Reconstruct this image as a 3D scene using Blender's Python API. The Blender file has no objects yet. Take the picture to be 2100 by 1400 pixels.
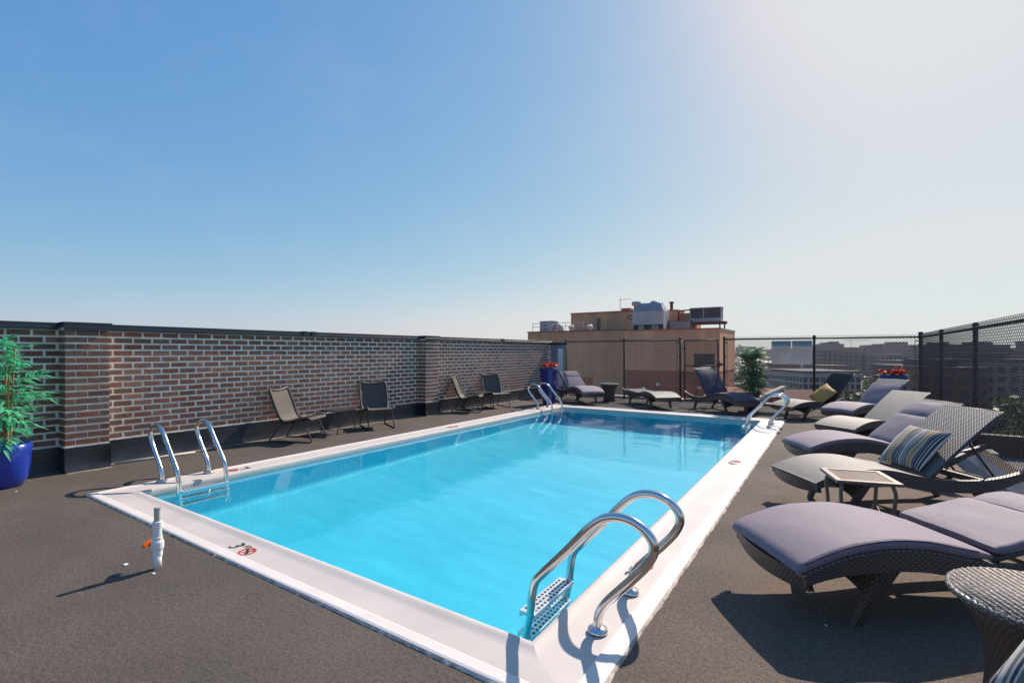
import bpy, bmesh, math, random
from mathutils import Vector, Matrix
R = random.Random(7)
rad = math.radians
SC = bpy.context.scene
COL = SC.collection

# ------------------------------------------------------------------ camera
CAM_H = 1.42
YAW = rad(33.4)
cam = bpy.data.objects.new('camera', bpy.data.cameras.new('camera'))
COL.objects.link(cam)
SC.camera = cam
cam.data.sensor_width = 36
cam.data.lens = 998 / 2100 * 36
cam.data.shift_y = 20 / 2100
cam.data.clip_start = 0.05
cam.data.clip_end = 30000
cam.location = (0, 0, CAM_H)
cam.rotation_euler = (rad(90), 0, YAW)

# ------------------------------------------------------------------ sky and sun
SUN_EL, SUN_AZ = 40.7, 8.0
w = bpy.data.worlds.new('World')
SC.world = w
w.use_nodes = True
wn = w.node_tree
wbg = wn.nodes['Background']
sky = wn.nodes.new('ShaderNodeTexSky')
sky.sky_type = 'NISHITA'
sky.sun_disc = False
sky.sun_elevation = rad(SUN_EL)
sky.sun_rotation = rad(SUN_AZ)
sky.altitude = 30
sky.air_density = 1.0
sky.dust_density = 0.75
sky.ozone_density = 3.0
# the camera's tone response to the bright sky: a per channel curve on the Nishita colour
SKY_S = 0.1
sep = wn.nodes.new('ShaderNodeSeparateColor')
cmb = wn.nodes.new('ShaderNodeCombineColor')
wn.links.new(sky.outputs[0], sep.inputs[0])
for ch, (pw, gain, cap) in enumerate(((1.05, .90, .55), (.65, .685, .59), (.25, .615, .615))):
    last = sep.outputs[ch]
    for op, val in (('MULTIPLY', SKY_S), ('POWER', pw), ('MULTIPLY', gain), ('SMOOTH_MIN', cap), ('MULTIPLY', 1 / SKY_S)):
        mm = wn.nodes.new('ShaderNodeMath')
        mm.operation = op
        wn.links.new(last, mm.inputs[0])
        mm.inputs[1].default_value = val
        if op == 'SMOOTH_MIN':
            mm.inputs[2].default_value = .13
        last = mm.outputs[0]
    wn.links.new(last, cmb.inputs[ch])
# a trace of high thin cirrus
wtc = wn.nodes.new('ShaderNodeTexCoord')
wmp = wn.nodes.new('ShaderNodeMapping')
wmp.inputs['Rotation'].default_value = (.3, .2, .5)
wmp.inputs['Scale'].default_value = (1.2, 4.5, 7)
wnz = wn.nodes.new('ShaderNodeTexNoise')
wnz.inputs['Scale'].default_value = 1.3
wnz.inputs['Detail'].default_value = 7
wnz.inputs['Roughness'].default_value = .6
wrp = wn.nodes.new('ShaderNodeMapRange')
wrp.inputs['From Min'].default_value = .50
wrp.inputs['From Max'].default_value = .80
wrp.inputs['To Max'].default_value = .07
wmx = wn.nodes.new('ShaderNodeMix')
wmx.data_type = 'RGBA'
wmx.inputs[7].default_value = (6.0, 6.0, 6.2, 1)
wn.links.new(wtc.outputs['Generated'], wmp.inputs[0])
wn.links.new(wmp.outputs[0], wnz.inputs['Vector'])
wn.links.new(wnz.outputs['Fac'], wrp.inputs['Value'])
wn.links.new(wrp.outputs[0], wmx.inputs[0])
wn.links.new(cmb.outputs[0], wmx.inputs[6])
wn.links.new(wmx.outputs[2], wbg.inputs[0])
wbg.inputs[1].default_value = SKY_S

sun = bpy.data.lights.new('sun', 'SUN')
sun.energy = 4.4
sun.angle = rad(0.53)
sun.color = (1.0, 0.89, 0.78)
so = bpy.data.objects.new('sun', sun)
COL.objects.link(so)
sd = Vector((math.sin(rad(SUN_AZ)) * math.cos(rad(SUN_EL)), math.cos(rad(SUN_AZ)) * math.cos(rad(SUN_EL)), math.sin(rad(SUN_EL))))
so.rotation_euler = sd.to_track_quat('Z', 'Y').to_euler()
sun.cycles.is_caustics_light = True

SC.render.engine = 'CYCLES'
SC.cycles.use_denoising = True
SC.cycles.max_bounces = 8
SC.cycles.transparent_max_bounces = 16
SC.view_settings.view_transform = 'Standard'
SC.view_settings.look = 'None'
SC.view_settings.gamma = 1
SC.view_settings.use_curve_mapping = False
SC.view_settings.exposure = 0.42

HAZE = .00014

# ------------------------------------------------------------------ helpers
CY, SY = math.cos(YAW), math.sin(YAW)


def at(px, D, z=0.0):
    """world point seen in column px of the 2100 px wide photo, D metres ahead"""
    X = (px - 1050) / 998 * D
    return Vector((X * CY - D * SY, X * SY + D * CY, z))


def zat(py, D):
    return CAM_H - (py - 720) / 998 * D


def tag(o, label=None, cat=None, group=None, kind=None):
    if label:
        o['label'] = label
    if cat:
        o['category'] = cat
    if group:
        o['group'] = group
    if kind:
        o['kind'] = kind
    return o


def empty(name, loc, rz=0.0, label=None, cat=None, group=None):
    o = bpy.data.objects.new(name, None)
    COL.objects.link(o)
    o.location = loc
    o.rotation_euler = (0, 0, rz)
    o.empty_display_size = 0.1
    return tag(o, label, cat, group)


def link(name, me, parent=None, loc=None, rot=None):
    o = bpy.data.objects.new(name, me)
    COL.objects.link(o)
    if parent is not None:
        o.parent = parent
    if loc is not None:
        o.location = loc
    if rot is not None:
        o.rotation_euler = rot
    return o


class MB:
    """collects shapes into one mesh with uv in metres"""

    def __init__(self):
        self.v, self.f, self.uv, self.sm, self.mi = [], [], [], [], []

    def face(self, ids, uvs=None, smooth=False, mi=0):
        self.f.append(tuple(ids))
        if uvs is None:
            p = [self.v[i] for i in ids]
            a = Vector(p[1]) - Vector(p[0])
            b = Vector(p[-1]) - Vector(p[0])
            n = a.cross(b)
            ax = max(range(3), key=lambda k: abs(n[k]))
            o = [k for k in range(3) if k != ax]
            uvs = [(q[o[0]], q[o[1]]) for q in p]
        self.uv.append(uvs)
        self.sm.append(smooth)
        self.mi.append(mi)

    def box(self, lo, hi, M=None, mi=0):
        b = len(self.v)
        for z in (lo[2], hi[2]):
            for x, y in ((lo[0], lo[1]), (hi[0], lo[1]), (hi[0], hi[1]), (lo[0], hi[1])):
                p = Vector((x, y, z))
                self.v.append(tuple(M @ p if M else p))
        for q in ((3, 2, 1, 0), (4, 5, 6, 7), (0, 1, 5, 4), (1, 2, 6, 5), (2, 3, 7, 6), (3, 0, 4, 7)):
            self.face([b + k for k in q], mi=mi)
        return self

    def hexa(self, pts, mi=0):
        b = len(self.v)
        self.v += [tuple(p) for p in pts]
        for q in ((3, 2, 1, 0), (4, 5, 6, 7), (0, 1, 5, 4), (1, 2, 6, 5), (2, 3, 7, 6), (3, 0, 4, 7)):
            self.face([b + k for k in q], mi=mi)
        return self

    def bar(self, a, c, r, n=4, r2=None, mi=0):
        return self.tube([a, c], r, n, r2=r2, mi=mi)

    def tube(self, pts, r, n=8, r2=None, closed=False, mi=0, caps=True):
        pts = [Vector(p) for p in pts]
        m = len(pts)
        b = len(self.v)
        up = None
        L = 0
        for i, p in enumerate(pts):
            if closed:
                t = (pts[(i + 1) % m] - pts[i - 1])
            else:
                t = (pts[min(i + 1, m - 1)] - pts[max(i - 1, 0)])
            t.normalize()
            if up is None:
                ref = Vector((0, 0, 1)) if abs(t.z) < 0.9 else Vector((1, 0, 0))
                up = (ref - t * ref.dot(t)).normalized()
            else:
                up = (up - t * up.dot(t)).normalized()
            s = t.cross(up)
            rr = r if r2 is None else r + (r2 - r) * i / max(1, m - 1)
            if callable(r):
                rr = r(i / max(1, m - 1))
            for k in range(n):
                a = 2 * math.pi * (k + .5) / n
                self.v.append(tuple(p + up * math.cos(a) * rr + s * math.sin(a) * rr))
        rng = m if closed else m - 1
        for i in range(rng):
            dl = (pts[(i + 1) % m] - pts[i]).length
            for k in range(n):
                k2 = (k + 1) % n
                i2 = (i + 1) % m
                self.face([b + i * n + k, b + i2 * n + k, b + i2 * n + k2, b + i * n + k2],
                          [(k / n * .1, L), (k / n * .1, L + dl), ((k + 1) / n * .1, L + dl), ((k + 1) / n * .1, L)], n > 4, mi)
            L += dl
        if not closed and caps:
            self.face([b + k for k in range(n)], mi=mi)
            self.face([b + (m - 1) * n + k for k in reversed(range(n))], mi=mi)
        return self

    def lathe(self, prof, n=24, c=(0, 0, 0), mi=0, sq=None, smooth=True):
        b = len(self.v)
        L = 0
        Ls = []
        for i, (r, z) in enumerate(prof):
            if i:
                L += math.hypot(r - prof[i - 1][0], z - prof[i - 1][1])
            Ls.append(L)
            for k in range(n):
                a = 2 * math.pi * k / n
                q = 1.0
                if sq:
                    q = (abs(math.cos(a)) ** sq + abs(math.sin(a)) ** sq) ** (-1 / sq)
                self.v.append((c[0] + r * q * math.cos(a), c[1] + r * q * math.sin(a), c[2] + z))
        rm = max(p[0] for p in prof)
        for i in range(len(prof) - 1):
            for k in range(n):
                k2 = (k + 1) % n
                u0, u1 = k / n * 2 * math.pi * rm, (k + 1) / n * 2 * math.pi * rm
                self.face([b + i * n + k, b + i * n + k2, b + (i + 1) * n + k2, b + (i + 1) * n + k],
                          [(u0, Ls[i]), (u1, Ls[i]), (u1, Ls[i + 1]), (u0, Ls[i + 1])], smooth, mi)
        if prof[0][0] > 1e-4:
            self.face([b + k for k in reversed(range(n))], mi=mi)
        if prof[-1][0] > 1e-4:
            self.face([b + (len(prof) - 1) * n + k for k in range(n)], mi=mi)
        return self

    def grid(self, rows, uv=None, smooth=True, mi=0, flip=False):
        b = len(self.v)
        nr, nc = len(rows), len(rows[0])
        for r_ in rows:
            self.v += [tuple(p) for p in r_]
        U, V = [0], [0]
        mid = nr // 2
        for j in range(1, nc):
            U.append(U[-1] + (Vector(rows[mid][j]) - Vector(rows[mid][j - 1])).length)
        mc = nc // 2
        for i in range(1, nr):
            V.append(V[-1] + (Vector(rows[i][mc]) - Vector(rows[i - 1][mc])).length)
        for i in range(nr - 1):
            for j in range(nc - 1):
                q = [(i, j), (i, j + 1), (i + 1, j + 1), (i + 1, j)]
                if flip:
                    q = q[::-1]
                self.face([b + a * nc + c for a, c in q], [(U[c], V[a]) for a, c in q], smooth, mi)
        return self

    def mesh(self, name, *mats):
        me = bpy.data.meshes.new(name)
        me.from_pydata(self.v, [], self.f)
        uvl = me.uv_layers.new(name='uv')
        flat = []
        for u in self.uv:
            for a in u:
                flat += [a[0], a[1]]
        uvl.data.foreach_set('uv', flat)
        me.polygons.foreach_set('use_smooth', self.sm)
        me.polygons.foreach_set('material_index', self.mi)
        for m in mats:
            me.materials.append(m)
        me.update()
        return me

    def obj(self, name, mats, parent=None, loc=None, rot=None):
        if not isinstance(mats, (list, tuple)):
            mats = [mats]
        return link(name, self.mesh(name, *mats), parent, loc, rot)


def smooth_curve(pts, sub=6, closed=False):
    P = [Vector(p) for p in pts]
    out = []
    n = len(P)
    for i in range(n if closed else n - 1):
        if closed:
            a, b, c, d = P[i - 1], P[i], P[(i + 1) % n], P[(i + 2) % n]
        else:
            a, b, c, d = P[max(i - 1, 0)], P[i], P[i + 1], P[min(i + 2, n - 1)]
        for k in range(sub):
            t = k / sub
            out.append(0.5 * ((2 * b) + (-a + c) * t + (2 * a - 5 * b + 4 * c - d) * t * t + (-a + 3 * b - 3 * c + d) * t ** 3))
    if not closed:
        out.append(P[-1])
    return out


def copy_tree(o, parent=None):
    c = o.copy()
    COL.objects.link(c)
    c.parent = parent
    for k in ('category', 'label', 'group'):
        if parent is not None and k in c.keys() and k != 'label':
            del c[k]
    for ch in list(o.children):
        copy_tree(ch, c)
    return c


# ------------------------------------------------------------------ materials
class NT:
    def __init__(self, name):
        self.m = bpy.data.materials.new(name)
        self.m.use_nodes = True
        self.t = self.m.node_tree
        self.p = self.t.nodes['Principled BSDF']
        self.out = self.t.nodes['Material Output']

    def n(self, typ, **kw):
        x = self.t.nodes.new(typ)
        for k, v in kw.items():
            if k.startswith('_'):
                setattr(x, k[1:], v)
            else:
                x.inputs[k.replace('__', ' ')].default_value = v
        return x

    def l(self, a, b):
        self.t.links.new(a, b)

    def coords(self, kind='Object'):
        return self.n('ShaderNodeTexCoord').outputs[kind]

    def noise(self, vec, scale, detail=4, rough=.55, dist=0):
        x = self.n('ShaderNodeTexNoise', Scale=scale, Detail=detail, Roughness=rough, Distortion=dist)
        self.l(vec, x.inputs['Vector'])
        return x.outputs['Fac']

    def ramp(self, fac, stops):
        x = self.n('ShaderNodeValToRGB')
        cr = x.color_ramp
        while len(cr.elements) < len(stops):
            cr.elements.new(0.5)
        for e, (p, c) in zip(cr.elements, stops):
            e.position = p
            e.color = (*c, 1) if len(c) == 3 else c
        self.l(fac, x.inputs[0])
        return x.outputs[0]

    def mix(self, fac, a, b, blend='MIX'):
        x = self.n('ShaderNodeMix', _data_type='RGBA', _blend_type=blend)
        for s, v in ((x.inputs[0], fac), (x.inputs[6], a), (x.inputs[7], b)):
            if hasattr(v, 'default_value') or hasattr(v, 'is_output'):
                self.l(v, s)
            elif isinstance(v, (int, float)):
                s.default_value = v
            else:
                s.default_value = (*v, 1)
        return x.outputs[2]

    def math(self, op, a, b=0.0):
        x = self.n('ShaderNodeMath', _operation=op)
        for s, v in ((x.inputs[0], a), (x.inputs[1], b)):
            if hasattr(v, 'is_output'):
                self.l(v, s)
            else:
                s.default_value = v
        return x.outputs[0]

    def bump(self, h, strength=.3, dist=.01, normal=None):
        x = self.n('ShaderNodeBump', Strength=strength, Distance=dist)
        self.l(h, x.inputs['Height'])
        if normal is not None:
            self.l(normal, x.inputs['Normal'])
        self.l(x.outputs[0], self.p.inputs['Normal'])
        return x.outputs[0]

    def set(self, **kw):
        for k, v in kw.items():
            s = self.p.inputs[k.replace('__', ' ')]
            if hasattr(v, 'is_output'):
                self.l(v, s)
            elif isinstance(v, tuple) and len(v) == 3 and s.type == 'RGBA':
                s.default_value = (*v, 1)
            else:
                s.default_value = v
        return self


def simple(name, col, rough=.6, metal=0.0, var=.12, scale=6.0, bump=0.0, bscale=60, coords='Object', spec=None, **kw):
    n = NT(name)
    c = n.coords(coords)
    a = n.noise(c, scale)
    lo = tuple(max(0, x * (1 - var)) for x in col)
    hi = tuple(min(1, x * (1 + var)) for x in col)
    n.set(Base__Color=n.ramp(a, [(.3, lo), (.7, hi)]), Roughness=rough, Metallic=metal, **kw)
    if spec is not None:
        n.set(Specular__IOR__Level=spec)
    if bump:
        n.bump(n.noise(c, bscale, 3), bump, .004)
    return n.m


def mat_deck():
    n = NT('deck_carpet')
    c = n.coords()
    f = n.noise(c, 170, 3, .75)
    g = n.noise(c, 46, 4, .7)
    h = n.noise(c, 1.1, 5, .65)
    base = n.ramp(f, [(.34, (.030, .025, .022)), (.5, (.10, .085, .073)), (.66, (.32, .27, .235))])
    base = n.mix(.5, base, n.ramp(g, [(.35, (.050, .042, .036)), (.65, (.185, .155, .135))]))
    base = n.mix(1.0, base, n.ramp(h, [(.25, (.72, .72, .73)), (.6, (1.08, 1.06, 1.02)), (.8, (1.3, 1.24, 1.16))]), 'MULTIPLY')
    # worn dusty paths
    d = n.noise(c, .45, 3)
    base = n.mix(n.ramp(d, [(.52, (0, 0, 0)), (.75, (.35, .35, .35))]), base, (.13, .115, .10))
    # warm lens veil painted into the colour: browner and lighter towards the lounger side
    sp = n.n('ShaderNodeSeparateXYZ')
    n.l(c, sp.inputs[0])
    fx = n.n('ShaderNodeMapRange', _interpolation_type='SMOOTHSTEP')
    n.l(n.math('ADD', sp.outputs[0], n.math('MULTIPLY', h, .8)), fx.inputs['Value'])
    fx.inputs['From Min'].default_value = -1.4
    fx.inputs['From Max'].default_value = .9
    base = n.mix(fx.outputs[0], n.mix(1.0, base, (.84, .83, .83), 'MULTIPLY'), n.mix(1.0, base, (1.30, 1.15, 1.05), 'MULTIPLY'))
    n.set(Base__Color=base, Roughness=.88, Specular__IOR__Level=.25)
    n.bump(n.math('ADD', n.math('MULTIPLY', f, .6), g), .8, .006)
    return n.m


def mat_liner():
    n = NT('pool_liner')
    c = n.coords()
    a = n.noise(c, 1.2, 5)
    b = n.noise(c, 30, 3)
    col = n.ramp(a, [(.3, (.045, .62, .78)), (.7, (.07, .70, .86))])
    col = n.mix(n.ramp(b, [(.62, (0, 0, 0)), (.8, (.3, .3, .3))]), col, (.12, .69, .82))
    n.set(Base__Color=col, Roughness=.5)
    return n.m


def mat_water():
    n = NT('pool_water')
    g = n.n('ShaderNodeBsdfGlass', IOR=1.33, Roughness=0.0)
    g.inputs['Color'].default_value = (.93, 1, 1, 1)
    c = n.coords()
    mp = n.n('ShaderNodeMapping')
    mp.inputs['Scale'].default_value = (1.0, .55, 1)
    mp.inputs['Rotation'].default_value = (0, 0, .5)
    n.l(c, mp.inputs[0])
    a = n.noise(mp.outputs[0], 2.2, 2, .5, .4)
    b = n.noise(mp.outputs[0], 11, 3, .55, .6)
    d = n.noise(c, 34, 2, .5, .3)
    h = n.math('ADD', n.math('MULTIPLY', a, 1.0), n.math('MULTIPLY', b, .24))
    h = n.math('ADD', h, n.math('MULTIPLY', d, .07))
    bp = n.n('ShaderNodeBump', Strength=.22, Distance=.018)
    n.l(h, bp.inputs['Height'])
    n.l(bp.outputs[0], g.inputs['Normal'])
    n.l(g.outputs[0], n.out.inputs[0])
    return n.m


def mat_brick(island):
    n = NT('brick_joined' if island else 'brick_single')
    if island:
        r = n.n('ShaderNodeNewGeometry').outputs['Random Per Island']
    else:
        r = n.n('ShaderNodeObjectInfo').outputs['Random']
    c = n.n('ShaderNodeNewGeometry').outputs['Position']
    col = n.ramp(r, [(0.0, (.135, .08, .064)), (.14, (.24, .115, .085)), (.28, (.165, .105, .083)), (.42, (.26, .155, .11)),
                     (.55, (.19, .125, .098)), (.68, (.27, .115, .08)), (.8, (.135, .105, .09)), (.9, (.30, .185, .13)), (1.0, (.18, .095, .072))])
    a = n.noise(c, 28, 5, .7)
    b = n.noise(c, 110, 3, .7)
    big = n.noise(c, .9, 3)
    col = n.mix(1.0, col, n.ramp(a, [(.3, (.62, .62, .66)), (.7, (1.25, 1.2, 1.15))]), 'MULTIPLY')
    col = n.mix(1.0, col, n.ramp(big, [(.3, (.8, .78, .78)), (.7, (1.18, 1.12, 1.05))]), 'MULTIPLY')
    col = n.mix(n.ramp(b, [(.66, (0, 0, 0)), (.8, (.25, .25, .25))]), col, (.42, .38, .34))
    n.set(Base__Color=col, Roughness=.9, Specular__IOR__Level=.2)
    n.bump(n.math('ADD', a, n.math('MULTIPLY', b, .5)), .5, .003)
    return n.m


def mat_wicker(name, dark, light, su=.011, sv=.016, rough=.42, dots=0.0):
    """over-under woven strands, drawn in the piece's own uv (metres)"""
    n = NT(name)
    uv = n.n('ShaderNodeTexCoord').outputs['UV']
    sp = n.n('ShaderNodeSeparateXYZ')
    n.l(uv, sp.inputs[0])
    u = n.math('MULTIPLY', sp.outputs[0], math.pi / su)
    v = n.math('MULTIPLY', sp.outputs[1], math.pi / sv)
    su_ = n.math('SINE', u)
    sv_ = n.math('SINE', v)
    pr = n.math('MULTIPLY', su_, sv_)
    h1 = n.math('ABSOLUTE', su_)
    h2 = n.math('ABSOLUTE', sv_)
    sgn = n.math('ADD', n.math('MULTIPLY', pr, .5), .5)
    gap = n.math('MULTIPLY', h1, h2)
    var = n.noise(uv, 22, 3)
    col = n.ramp(n.math('ADD', n.math('MULTIPLY', sgn, .7), n.math('MULTIPLY', var, .3)), [(.15, dark), (.75, light)])
    col = n.mix(n.ramp(gap, [(.0, (1, 1, 1)), (.22, (0, 0, 0))]), col, tuple(x * .3 for x in dark))
    n.set(Base__Color=col, Roughness=rough)
    hh = n.math('ADD', n.math('MULTIPLY', sgn, .6), n.math('MULTIPLY', gap, .6))
    n.bump(hh, .9, .004)
    return n.m


def mat_cushion(name, c0, c1, sheen=.12, spec=.4):
    n = NT(name)
    uv = n.n('ShaderNodeTexCoord').outputs['UV']
    a = n.noise(uv, 3.0, 4, .6)
    f = n.noise(uv, 420, 2)
    col = n.ramp(a, [(.3, c0), (.7, c1)])
    n.set(Base__Color=col, Roughness=.72, Specular__IOR__Level=spec, Sheen__Weight=sheen, Sheen__Roughness=.45)
    wv = n.noise(uv, 7, 3, .5, 1.5)
    b1 = n.n('ShaderNodeBump', Strength=.16, Distance=.02)
    n.l(wv, b1.inputs['Height'])
    n.bump(f, .25, .002, b1.outputs[0])
    return n.m


def mat_stripes():
    n = NT('striped_fabric')
    uv = n.n('ShaderNodeTexCoord').outputs['UV']
    sp = n.n('ShaderNodeSeparateXYZ')
    n.l(uv, sp.inputs[0])
    fr = n.math('FRACT', n.math('MULTIPLY', sp.outputs[0], 1 / .215))
    W, N, G, Y = (.60, .54, .48), (.055, .045, .06), (.17, .14, .13), (.46, .27, .09)
    st = [(0, W), (.05, N), (.11, W), (.14, N), (.2, W), (.23, N), (.29, G), (.42, W), (.46, Y), (.62, W), (.66, G), (.78, W), (.81, N), (.86, W), (.90, G), (.96, W)]
    x = n.n('ShaderNodeValToRGB')
    x.color_ramp.interpolation = 'CONSTANT'
    while len(x.color_ramp.elements) < len(st):
        x.color_ramp.elements.new(.5)
    for e, (p, c) in zip(x.color_ramp.elements, st):
        e.position = p
        e.color = (*c, 1)
    n.l(fr, x.inputs[0])
    n.set(Base__Color=x.outputs[0], Roughness=.9, Sheen__Weight=.2, Specular__IOR__Level=.2)
    n.bump(n.noise(uv, 350, 2), .3, .002)
    return n.m


def mat_chrome():
    n = NT('polished_steel')
    c = n.coords()
    a = n.noise(c, 9, 4)
    n.set(Base__Color=(.72, .70, .68), Metallic=1.0, Roughness=n.ramp(a, [(.3, (.10, .10, .10)), (.75, (.22, .22, .22))]))
    return n.m


def mat_leaf(name, c0, c1):
    n = NT(name)
    r = n.n('ShaderNodeNewGeometry').outputs['Random Per Island']
    n.set(Base__Color=n.ramp(r, [(0, c0), (1, c1)]), Roughness=.45, Transmission__Weight=0.0)
    # thin leaf: some light passes through
    tr = n.n('ShaderNodeBsdfTranslucent')
    n.l(n.ramp(r, [(0, tuple(x * 1.1 for x in c0)), (1, tuple(min(1, x * 1.4) for x in c1))]), tr.inputs[0])
    ms = n.n('ShaderNodeMixShader')
    ms.inputs[0].default_value = .4
    n.l(n.p.outputs[0], ms.inputs[1])
    n.l(tr.outputs[0], ms.inputs[2])
    n.l(ms.outputs[0], n.out.inputs[0])
    return n.m


def mat_stucco(name, col, streak=.25):
    n = NT(name)
    c = n.coords()
    mp = n.n('ShaderNodeMapping')
    mp.inputs['Scale'].default_value = (1, 1, .08)
    n.l(c, mp.inputs[0])
    a = n.noise(mp.outputs[0], 1.6, 5, .7)
    b = n.noise(c, .35, 4)
    k = n.ramp(a, [(.3, tuple(x * (1 - streak) for x in col)), (.7, tuple(x * (1 + streak * .3) for x in col))])
    k = n.mix(1.0, k, n.ramp(b, [(.3, (.9, .9, .9)), (.7, (1.06, 1.05, 1.03))]), 'MULTIPLY')
    n.set(Base__Color=k, Roughness=.92, Specular__IOR__Level=.2)
    n.bump(n.noise(c, 40, 3), .2, .01)
    return n.m


def mat_farbrick(name, c0, c1, mortar, sx=1.0):
    n = NT(name)
    c = n.coords()
    # brick courses wrapped on vertical faces
    sp = n.n('ShaderNodeSeparateXYZ')
    n.l(c, sp.inputs[0])
    cb = n.n('ShaderNodeCombineXYZ')
    n.l(n.math('ADD', sp.outputs[0], sp.outputs[1]), cb.inputs[0])
    n.l(sp.outputs[2], cb.inputs[1])
    b = n.n('ShaderNodeTexBrick', Scale=1.0)
    b.inputs['Brick Width'].default_value = .215 * sx
    b.inputs['Row Height'].default_value = .08 * sx
    b.inputs['Mortar Size'].default_value = .008
    b.inputs['Color1'].default_value = (*c0, 1)
    b.inputs['Color2'].default_value = (*c1, 1)
    b.inputs['Mortar'].default_value = (*mortar, 1)
    n.l(cb.outputs[0], b.inputs['Vector'])
    a = n.noise(c, .8, 4)
    k = n.mix(1.0, b.outputs[0], n.ramp(a, [(.3, (.75, .75, .75)), (.7, (1.15, 1.12, 1.1))]), 'MULTIPLY')
    n.set(Base__Color=k, Roughness=.9)
    return n.m


def mat_facade(name, wall, glass, wx=3.0, wz=3.4):
    n = NT(name)
    a = n.noise(n.coords(), .06, 4)
    k = n.ramp(a, [(.3, tuple(x * .85 for x in wall)), (.7, tuple(x * 1.1 for x in wall))])
    n.set(Base__Color=k, Roughness=.85)
    return n.m


def mat_land():
    n = NT('city_ground')
    c = n.coords()
    a = n.noise(c, .012, 6, .7)
    b = n.noise(c, .09, 4, .7)
    v = n.n('ShaderNodeTexVoronoi', Scale=.03)
    n.l(c, v.inputs['Vector'])
    k = n.ramp(a, [(.3, (.05, .065, .03)), (.48, (.09, .09, .055)), (.56, (.17, .15, .13)), (.7, (.06, .075, .035))])
    k = n.mix(n.ramp(b, [(.45, (0, 0, 0)), (.65, (.7, .7, .7))]), k, v.outputs['Color'])
    k = n.mix(.55, k, (.11, .105, .08))
    n.set(Base__Color=k, Roughness=.95)
    return n.m


M = {}
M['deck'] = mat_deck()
M['liner'] = mat_liner()
M['water'] = mat_water()
M['brick'] = mat_brick(False)
M['brick_i'] = mat_brick(True)
M['mortar'] = simple('mortar', (.74, .67, .60), .95, var=.18, scale=9, bump=.4, bscale=90)
M['cop'] = simple('vinyl_coping', (.575, .505, .455), .62, var=.09, scale=2.0, bump=.08, bscale=7)
M['cop2'] = simple('coping_outer_band', (.76, .675, .61), .5, var=.05, scale=3.0, bump=.1, bscale=12)
M['seal'] = simple('sealant', (.55, .46, .38), .8, var=.45, scale=18, bump=.6, bscale=60)
M['dust'] = simple('dusty_edge', (.26, .21, .165), .95, var=.4, scale=7, bump=.3)
M['chrome'] = mat_chrome()
M['steps'] = simple('step_plate', (.8, .8, .8), .35, .6, var=.1)
M['black_metal'] = simple('black_powder_coat', (.040, .028, .025), .5, var=.2, scale=20)
M['capmetal'] = simple('dark_cap_metal', (.022, .030, .042), .42, .2, var=.25, scale=2.0)
M['drip'] = simple('pale_drip_edge', (.62, .58, .53), .6)
M['membrane'] = simple('black_membrane', (.022, .024, .030), .38, var=.6, scale=3.2, bump=.5, bscale=9)
M['white'] = simple('white_paint', (.8, .78, .75), .5, var=.05)
M['pvc'] = simple('white_pvc', (.78, .76, .74), .4, var=.06, scale=20)
M['pvc_old'] = simple('aged_pvc', (.5, .47, .40), .5, var=.15, scale=30)
M['orange'] = simple('orange_plastic', (.75, .12, .015), .4)
M['ink'] = simple('black_ink', (.02, .02, .02), .6)
M['red'] = simple('red_ink', (.62, .04, .03), .6)
M['bluepot'] = simple('blue_glaze', (.012, .045, .36), .18, var=.15, scale=4, Coat__Weight=.5)
M['darkpot'] = simple('dark_blue_plastic', (.03, .028, .075), .4)
M['soil'] = simple('soil', (.05, .035, .025), .95, var=.4, scale=40)
M['leaf'] = mat_leaf('palm_leaf', (.02, .30, .17), (.14, .62, .33))
M['leaf_dry'] = mat_leaf('dusty_palm_leaf', (.05, .11, .055), (.17, .27, .14))
M['leaf_d'] = mat_leaf('flower_leaf', (.03, .12, .03), (.10, .26, .06))
M['petal'] = mat_leaf('red_petal', (.62, .008, .015), (.85, .03, .05))
M['cane'] = simple('cane_bark', (.36, .20, .075), .6, var=.3, scale=16)
M['wick'] = mat_wicker('grey_brown_wicker', (.085, .068, .058), (.33, .285, .25), .012, .016, rough=.52)
M['wick_d'] = mat_wicker('dark_wicker', (.050, .036, .031), (.15, .112, .096), .013, .017)
M['wick_c'] = mat_wicker('taupe_wicker', (.045, .036, .030), (.145, .118, .098), .008, .012, rough=.5)
M['wick_t'] = mat_wicker('table_weave', (.12, .09, .078), (.44, .37, .33), .012, .02, rough=.66)
M['cush'] = mat_cushion('lavender_grey_cushion', (.205, .155, .185), (.235, .18, .21))
M['cush_d'] = mat_cushion('deep_navy_cushion', (.065, .046, .068), (.08, .056, .082), .08, .4)
M['sling'] = mat_cushion('black_sling', (.028, .021, .024), (.036, .028, .031), .0, .3)
M['yellow'] = mat_cushion('mustard_fabric', (.46, .24, .06), (.55, .29, .08), .1, .3)
M['stripe'] = mat_stripes()
M['bronze'] = simple('bronze_cast_metal', (.17, .13, .11), .4, .35, var=.2, scale=20)
M['slat'] = simple('dark_brown_slat', (.05, .035, .028), .5, var=.3, scale=18)
M['tan'] = mat_stucco('tan_stucco', (.60, .33, .20))
M['tan2'] = mat_stucco('pale_tan_stucco', (.70, .38, .235))
M['tan3'] = mat_stucco('brown_stucco', (.50, .31, .20))
M['redtrim'] = simple('red_trim', (.38, .10, .06), .6)
M['rbrick'] = mat_farbrick('red_brick_far', (.30, .085, .055), (.36, .105, .07), (.34, .19, .15))
M['galv'] = simple('galvanised_sheet', (.40, .38, .38), .7, .0, var=.15, scale=1.5)
M['galv_b'] = simple('blue_grey_sheet', (.30, .31, .37), .4, .3, var=.2, scale=1.0)
M['grey_d'] = simple('dark_grey_paint', (.09, .085, .088), .6)
M['rust'] = simple('rusty_beam', (.12, .05, .035), .8, var=.4, scale=6)
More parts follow.
